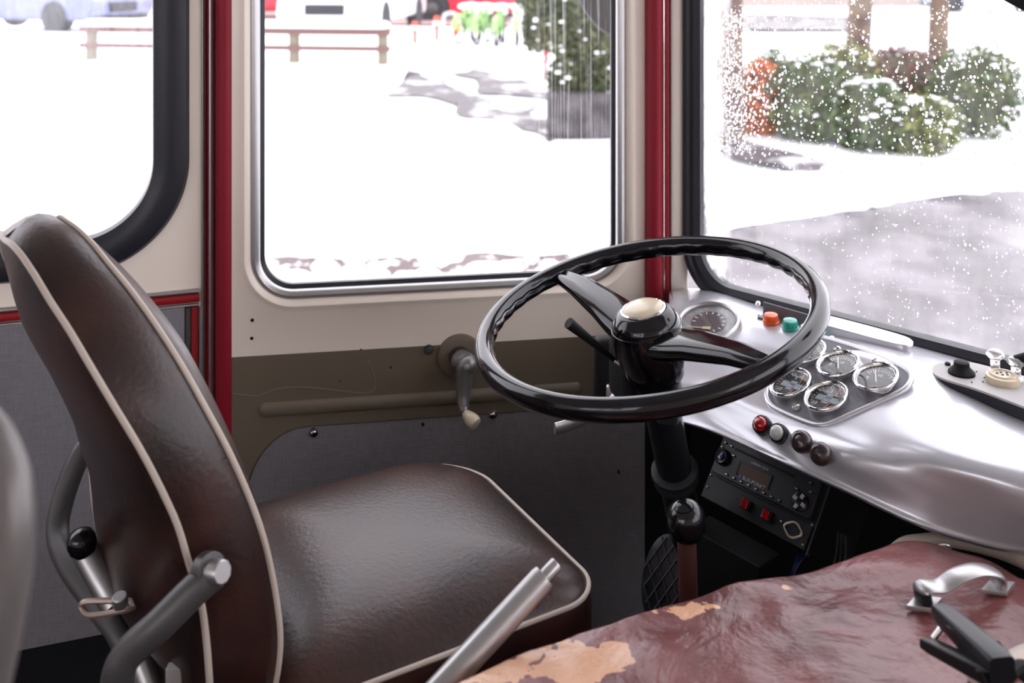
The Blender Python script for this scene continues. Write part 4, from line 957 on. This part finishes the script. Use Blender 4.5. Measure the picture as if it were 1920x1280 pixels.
def car(px, base_py, Y, yaw, colr, label, Lc_=4.3, Wc=1.8, Hc=1.5, name='car', group=None):
    c = at(px, base_py, Y); c.z = gz(c.x, c.y); cy, sy = math.cos(yaw), math.sin(yaw)
    fx, sd = V((cy, sy, 0)), V((-sy, cy, 0))          # fx: nose direction
    t = thing(name, label, 'car', c)
    def q(a, b, z): return c+fx*a+sd*b+V((0, 0, z))
    prof = [(-Lc_/2, .35), (-Lc_/2+.05, .95), (-Lc_/2+.5, 1.05), (.0, 1.0), (Lc_/2-1.2, .98), (Lc_/2-.35, .84), (Lc_/2-.05, .66), (Lc_/2, .4), (Lc_/2-.1, .25), (-Lc_/2+.1, .25)]
    lo = [[q(a, s*Wc/2*k, z*(1 if k == 1 else .985)+(.25-.25*1) ) for a, z in prof] for s, k in ((-1, .9), (-1, 1), (1, 1), (1, .9))]
    obj('body', loft([[q(a, -Wc/2, z) for a, z in prof], [q(a, Wc/2, z) for a, z in prof]], cap0=True, cap1=True), colr, t, bevel=.07)
    cab = [(-Lc_/2+.35, 1.0), (-Lc_/2+.8, Hc-.05), (-.2, Hc), (.35, Hc-.06), (1.05, .98)]
    obj('cabin', loft([[q(a, -Wc/2+.12, z) for a, z in cab], [q(a, Wc/2-.12, z) for a, z in cab]], cap0=True, cap1=True), M['glassdark'], t, bevel=.06)
    obj('roof', loft([[q(a, -Wc/2+.16, z) for a, z in ((-Lc_/2+.8, Hc), (.3, Hc), (.3, Hc+.05), (-Lc_/2+.8, Hc+.05))], [q(a, Wc/2-.16, z) for a, z in ((-Lc_/2+.8, Hc), (.3, Hc), (.3, Hc+.05), (-Lc_/2+.8, Hc+.05))]], cap0=True, cap1=True), colr, t, bevel=.02)
    for a in (-Lc_/2+.75, Lc_/2-.85):
        for s in (-1, 1):
            w_ = obj('wheel', lathe([(.31, -.02), (.325, .03), (.325, .17), (.31, .2), (.2, .205), (.19, .19), (.05, .2), (.0001, .2)], q(a, s*(Wc/2-.19), .32), sd*s, 28), M['tyre'], t)
    obj('grille', box(q(Lc_/2-.01, 0, .50), (.06, .75, .2), (fx, sd, UPZ)), M['tyre'], t, bevel=.02)
    obj('lower_grille', box(q(Lc_/2-.06, 0, .29), (.08, 1.5, .11), (fx, sd, UPZ)), M['tyre'], t, bevel=.02)
    for s in (-1, 1): obj('headlamp', ico(q(Lc_/2-.16, s*.66, .66), .12, 2, (1, 1, .6)), M['greylens'], t)
    return t
M['tyre'] = mat('tyre_black', (.03, .03, .035), .7); M['glassdark'] = mat('dark_car_glass', (.03, .035, .04), .1)
white_car = mat('white_car_paint', (.8, .8, .82), .25, coat=.5)
car(672, 60, 20.5, math.radians(-98), white_car, 'white car facing the bus, behind the snowy bench', Wc=1.85)
car(70, 60, 20.5, math.radians(-20), mat('blue_car_paint', (.16, .18, .32), .3, coat=.5), 'blurred blue car seen through the smeared left window')
car(500, 30, 31, math.radians(185), mat('red_car_paint', (.45, .03, .05), .3, coat=.4), 'red car parked beyond the white car')
car(1850, 28, 36, math.radians(170), mat('pale_blue_car_paint', (.4, .52, .75), .3, coat=.4), 'pale blue car far off, top right through the windscreen')

# red coach in the distance
rc = at(870, 36, 27); rc.z = -.31; rx = V((1, .05, 0)).normalized(); ry = V((-rx.y, rx.x, 0))
rb = thing('coach', 'bright red coach parked behind the row of bollards', 'bus', rc)
redp = mat('bright_red_paint', (.75, .02, .05), .3, coat=.4)
bl0 = at(759, 0, 27).x-rc.x; bl1 = at(968, 0, 27).x-rc.x
obj('body', box(rc+rx*((bl0+bl1)/2)+ry*1.2+V((0, 0, 1.55)), (bl1-bl0, 2.4, 2.6), (rx, ry, UPZ)), redp, rb, bevel=.12)
obj('windows', box(rc+rx*((bl0+bl1)/2)+ry*1.2+V((0, 0, 2.1)), ((bl1-bl0)*.94, 2.44, .8), (rx, ry, UPZ)), M['glassdark'], rb, bevel=.05)
obj('skirt', box(rc+rx*((bl0+bl1)/2)+ry*1.2+V((0, 0, .24)), ((bl1-bl0)*.96, 2.3, .2), (rx, ry, UPZ)), M['tyre'], rb)
wxx = at(811, 0, 27).x-rc.x
obj('wheel_arch', lathe([(.47, 0), (.47, .03), (.0001, .03)], rc+rx*wxx+V((0, 0, .42)), -ry, 32), M['tyre'], rb)
wh = obj('wheel', lathe([(.36, 0), (.38, .04), (.38, .1), (.24, .12), (.22, .08), (.0001, .1)], rc+rx*wxx+V((0, 0, .4)), -ry, 32), M['tyre'], rb)
obj('hub_cap', lathe([(.16, .1), (.1, .13), (.0001, .14)], rc+rx*wxx+V((0, 0, .4)), -ry, 20), M['greymetal'], wh)

# bollards
bo = mat('orange_red_bollard', (.75, .09, .05), .4)
for (px, y0, y1, lb) in ((778, 40, 82, 'leftmost'), (819, 30, 76, 'middle'), (857, 25, 66, 'rightmost')):
    Yb = gpt(px, y1).y; p = at(px, y1, Yb); h = (y1-y0)/F*Yb
    t = thing('bollard', lb+' of three slim orange-red bollards standing in the snow', 'bollard', p, 'orange-red bollards')
    obj('post', lathe([(.035, -.05), (.035, h*.5), (.05, h*.52), (.05, h*.93), (.03, h), (.0001, h)], p, UPZ, 16), bo, t)
    obj('reflective_band', lathe([(.052, h*.62), (.053, h*.63), (.053, h*.78), (.052, h*.79)], p, UPZ, 16), M['white'], t)
p = gpt(845, 62); hh = .36
t = thing('bike_stand', 'pale grey hoop stand between two orange-red bollards', 'bike stand', p)
obj('hoop', tube(spline([p+V((-.13, 0, -.05)), p+V((-.13, 0, hh*.8)), p+V((-.06, 0, hh)), p+V((.06, 0, hh)), p+V((.13, 0, hh*.8)), p+V((.13, 0, -.05))], 6), .035, 10), M['greylens'], t)

# green hire bikes
gm = mat('bright_green_paint', (.28, .48, .17), .4)
lbs = ['green bicycle nearest the bollards, snow on its seat', 'second green bicycle from the bollards', 'third green bicycle from the bollards', 'green bicycle closest to the conifer']
for i, (px, py) in enumerate(((876, 80), (905, 82), (937, 84), (970, 84))):
    p = gpt(px, py); p = at(px, py, p.y); a = math.radians(70+i*6); fx = V((math.cos(a), math.sin(a), 0)); k = .62
    t = thing('bicycle', lbs[i], 'bicycle', p, 'green bicycles in a row')
    def q(u, z): return p+fx*(u*k)+V((0, 0, z*k))
    for u in (-.52, .52): obj('wheel', tube([q(u, .34)+fx*(.33*k*math.cos(b))+V((0, 0, .33*k*math.sin(b))) for b in [2*PI*j/24 for j in range(24)]], .022, 6, closed=True), M['tyre'], t)
    obj('frame', join(tube([q(-.52, .34), q(-.12, .3), q(.32, .75), q(-.18, .8)], .03, 6), tube([q(-.12, .3), q(-.2, .9)], .03, 6), tube([q(-.52, .34), q(-.18, .75)], .02, 6), tube([q(.52, .34), q(.3, .95)], .03, 6)), gm, t)
    obj('mudguard', tube([q(-.52, .34)+fx*(.38*k*math.cos(b))+V((0, 0, .38*k*math.sin(b))) for b in [PI*(.15+.8*j/12) for j in range(13)]], .05, 6), gm, t)
    obj('seat', ico(q(-.22, .96), .1, 2, (1, 1, .5)), M['snow'], t)
    obj('handlebar', tube([q(.28, .98)+V((-.15, 0, 0)), q(.3, 1.02), q(.28, .98)+V((.15, 0, 0))], .025, 6), M['white'], t)
    obj('basket', box(q(.48, .85), (.16, .16, .13)), M['snow'], t, bevel=.02)

# red pole
p = gpt(1022, 150); t = thing('marker_pole', 'short red pole beside the conifer', 'pole', p)
obj('red_section', tube([at(1023, 118, p.y), at(1026, 82, p.y)], .024, 10), mat('pole_red', (.6, .02, .05), .4), t)
obj('dark_base', tube([at(1021, 152, p.y), at(1023, 117, p.y)], .02, 10), M['wood'], t)

# vegetation
def lm(name, c1, c2): return mat(name, c1, .5, var=(c2, 4, .4, .65))
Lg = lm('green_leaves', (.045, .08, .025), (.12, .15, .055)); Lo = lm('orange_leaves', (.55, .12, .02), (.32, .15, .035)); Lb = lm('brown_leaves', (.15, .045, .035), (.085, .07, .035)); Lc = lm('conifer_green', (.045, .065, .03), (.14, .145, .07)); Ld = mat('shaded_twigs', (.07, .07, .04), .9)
Ly = lm('olive_leaves', (.11, .14, .045), (.24, .235, .07))
def shrub(px, base, top, wpx, m, label, n=900, Y=None, group='shrubs of the hedge', name='shrub', size=.045, snow=14):
    p = gpt(px, base) if Y is None else at(px, base, Y); h = (base-top)/F*p.y; rx_ = wpx/2/F*p.y
    t = thing(name, label, 'shrub', V((p.x, p.y, p.z)), group); c = p+V((0, rx_*.7, h*.5))
    obj('foliage', leaves(c, (rx_, rx_*.8, h*.52), n, size, .5), m, t, smooth=False)
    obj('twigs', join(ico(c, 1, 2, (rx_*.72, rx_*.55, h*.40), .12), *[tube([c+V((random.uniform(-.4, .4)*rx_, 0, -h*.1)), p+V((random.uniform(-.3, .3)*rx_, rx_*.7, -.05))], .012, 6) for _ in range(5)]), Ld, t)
    if snow: 
        g_ = []
        for _ in range(snow):
            a = random.uniform(0, 2*PI); e = random.uniform(-.3, 1.3); g_.append(ico(c+V((math.cos(a)*math.cos(e)*rx_*.95, -abs(math.sin(a))*math.cos(e)*rx_*.8, math.sin(e)*h*.5)), random.uniform(.012, .035), 1, (1.3, 1, .6), .1))
        obj('snow_tufts', join(*g_), M['snow'], t)
shrub(1434, 262, 118, 125, Lo, 'orange-leaved shrub at the left end of the hedge', 1800, snow=4)
shrub(1455, 268, 95, 110, Lg, 'narrow green shrub rising behind the orange one', 700, Y=gpt(1437, 262).y+.7, snow=4)
shrub(1545, 282, 110, 190, Lg, 'broad green shrub just right of the orange one', 1500)
shrub(1600, 262, 78, 150, Ly, 'olive-yellow shrub in front of the middle tree trunk', 1000, Y=gpt(1545, 282).y+.8, snow=5)
shrub(1650, 298, 150, 170, Lg, 'low green shrub at the middle front of the hedge, dusted with snow', 1400, snow=34)
shrub(1720, 255, 98, 290, Lb, 'brown-leaved shrub around the foot of the right trunk', 2600, Y=gpt(1650, 298).y+1.2, snow=3)
shrub(1750, 300, 185, 170, Ly, 'low yellow-green shrub in front of the brown one', 1200, snow=24)
shrub(1860, 272, 88, 190, Lg, 'tall green shrub at the right end of the hedge', 1500, snow=20)
bark = mat('wet_brown_bark', (.075, .04, .035), .8, bump=(14, .6, .03), var=((.18, .13, .09), 6, .4, .6))
def trunk(px, base, Y, r, label, lean=0):
    p = at(px, base, Y); t = thing('tree', label, 'tree', p, 'tree trunks behind the hedge')
    obj('trunk', tube(spline([p-V((0, 0, .2)), p+V((lean*.3, 0, .6)), p+V((lean, 0, 2)), p+V((lean*1.6, .1, 4.5))], 6), lambda k: r*(1.25-.5*k), 16), bark, t)
    obj('branches', join(*[tube(spline([p+V((lean, 0, 2.6+.35*k)), p+V((lean+math.cos(k*2.1)*.8, math.sin(k*2.1)*.8, 3.3+.4*k)), p+V((lean+math.cos(k*2.1)*1.6, math.sin(k*2.1)*1.5, 4.3+.4*k))], 4), lambda s: r*.35*(1-.7*s), 8) for k in range(5)]), bark, t)
trunk(1368, 268, gpt(1368, 268).y, .12, 'brown tree trunk nearest the windscreen pillar')
trunk(1605, 150, gpt(1545, 282).y+2.4, .125, 'mossy trunk in the middle, leaning right behind the hedge', .12)
trunk(1757, 200, gpt(1650, 298).y+2.2, .10, 'dark straight trunk rising out of the brown shrub', .04)
# conifer and stone beyond the door
p = gpt(1105, 250); Yc = p.y+.3
t = thing('conifer', 'dark conifer dotted with snow beyond the right side of the door window', 'tree', V((p.x, Yc, p.z)))
cn = []
for (px, py, rpx, hpx) in ((1080, -40, 105, 110), (1090, 60, 95, 90), (1035, 40, 55, 60), (1110, 130, 75, 70), (1120, 190, 55, 55), (1010, -20, 50, 60), (1005, 50, 28, 50), (1130, 215, 40, 40), (1060, 150, 35, 50)):
    c = at(px, py, Yc); cn.append(leaves(c, (rpx/F*Yc, rpx/F*Yc*.8, hpx/F*Yc), 1500, .035, .1))
obj('foliage', join(*cn), Lc, t, smooth=False)
obj('trunk', tube([V((p.x, Yc+.1, p.z-.1)), V((p.x, Yc+.1, p.z+2.6))], .09, 12), bark, t)
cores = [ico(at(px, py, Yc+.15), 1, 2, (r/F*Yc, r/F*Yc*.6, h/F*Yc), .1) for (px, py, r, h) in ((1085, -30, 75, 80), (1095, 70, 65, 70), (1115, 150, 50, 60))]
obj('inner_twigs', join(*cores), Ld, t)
sn = []
for _ in range(46):
    px, py = random.uniform(1000, 1165), random.uniform(-60, 215)
    if px < 1045 and py > 80: continue
    sn.append(ico(at(px, py, Yc-.38+random.uniform(0, .1)), random.uniform(.01, .028), 1, (1.3, 1, .7), .1))
obj('snow_tufts', join(*sn), M['snow'], t)
p = gpt(1090, 262); hs_ = 72/F*p.y
stn = mat('grey_stone', (.035, .03, .032), .8, bump=(6, .6, .05), var=((.10, .09, .095), 5, .4, .7))
tag(obj('stone_block', box(p+V((.05, .25, hs_/2)), (145/F*p.y, .4, hs_+.1)), stn, bevel=.03), 'grey stone block under the conifer', 'stone')
# far facade, only its foot can be seen
bc = V((-6, 42, gz(-6, 42)))
fb = thing('building', 'beige building whose foot shows at the very top behind the parked cars', 'building', bc)
obj('facade', box(bc+V((0, 0, 3)), (60, 2, 7)), mat('beige_render', (.33, .28, .25), .8), fb, smooth=False)
for i in range(9): obj('window', box(bc+V((-26+i*6.5, -1.02, 2.4)), (2.2, .1, 1.8)), M['glassdark'], fb, smooth=False)

# wing mirror outside the door
mc = at(1192, -32, 2.45)
wm = thing('wing_mirror', 'round wing mirror outside the top right of the door window', 'mirror', mc)
mn_ = V((-.25, -.95, -.1)).normalized(); rm = 112/F*2.45
obj('shell', lathe([(rm*.35, -.06), (rm*.8, -.045), (rm*1.0, -.01), (rm*1.02, .0), (rm*.97, .006), (rm*.92, .003)], mc, mn_, 48), M['greymetal'], wm)
obj('mirror_glass', lathe([(rm*.95, 0), (rm*.95, .0025), (.0001, .0025)], mc, mn_, 48), M['chrome'], wm)
obj('arm', tube(spline([mc-mn_*.05, mc+V((.08, .02, .05)), mc+V((.12, -.1, .12)), V((.34, 2.06, mc.z+.2))], 6), .009, 10), M['darkmetal'], wm)
for o in list(bpy.data.objects):
    if 'org' in o: del o['org']
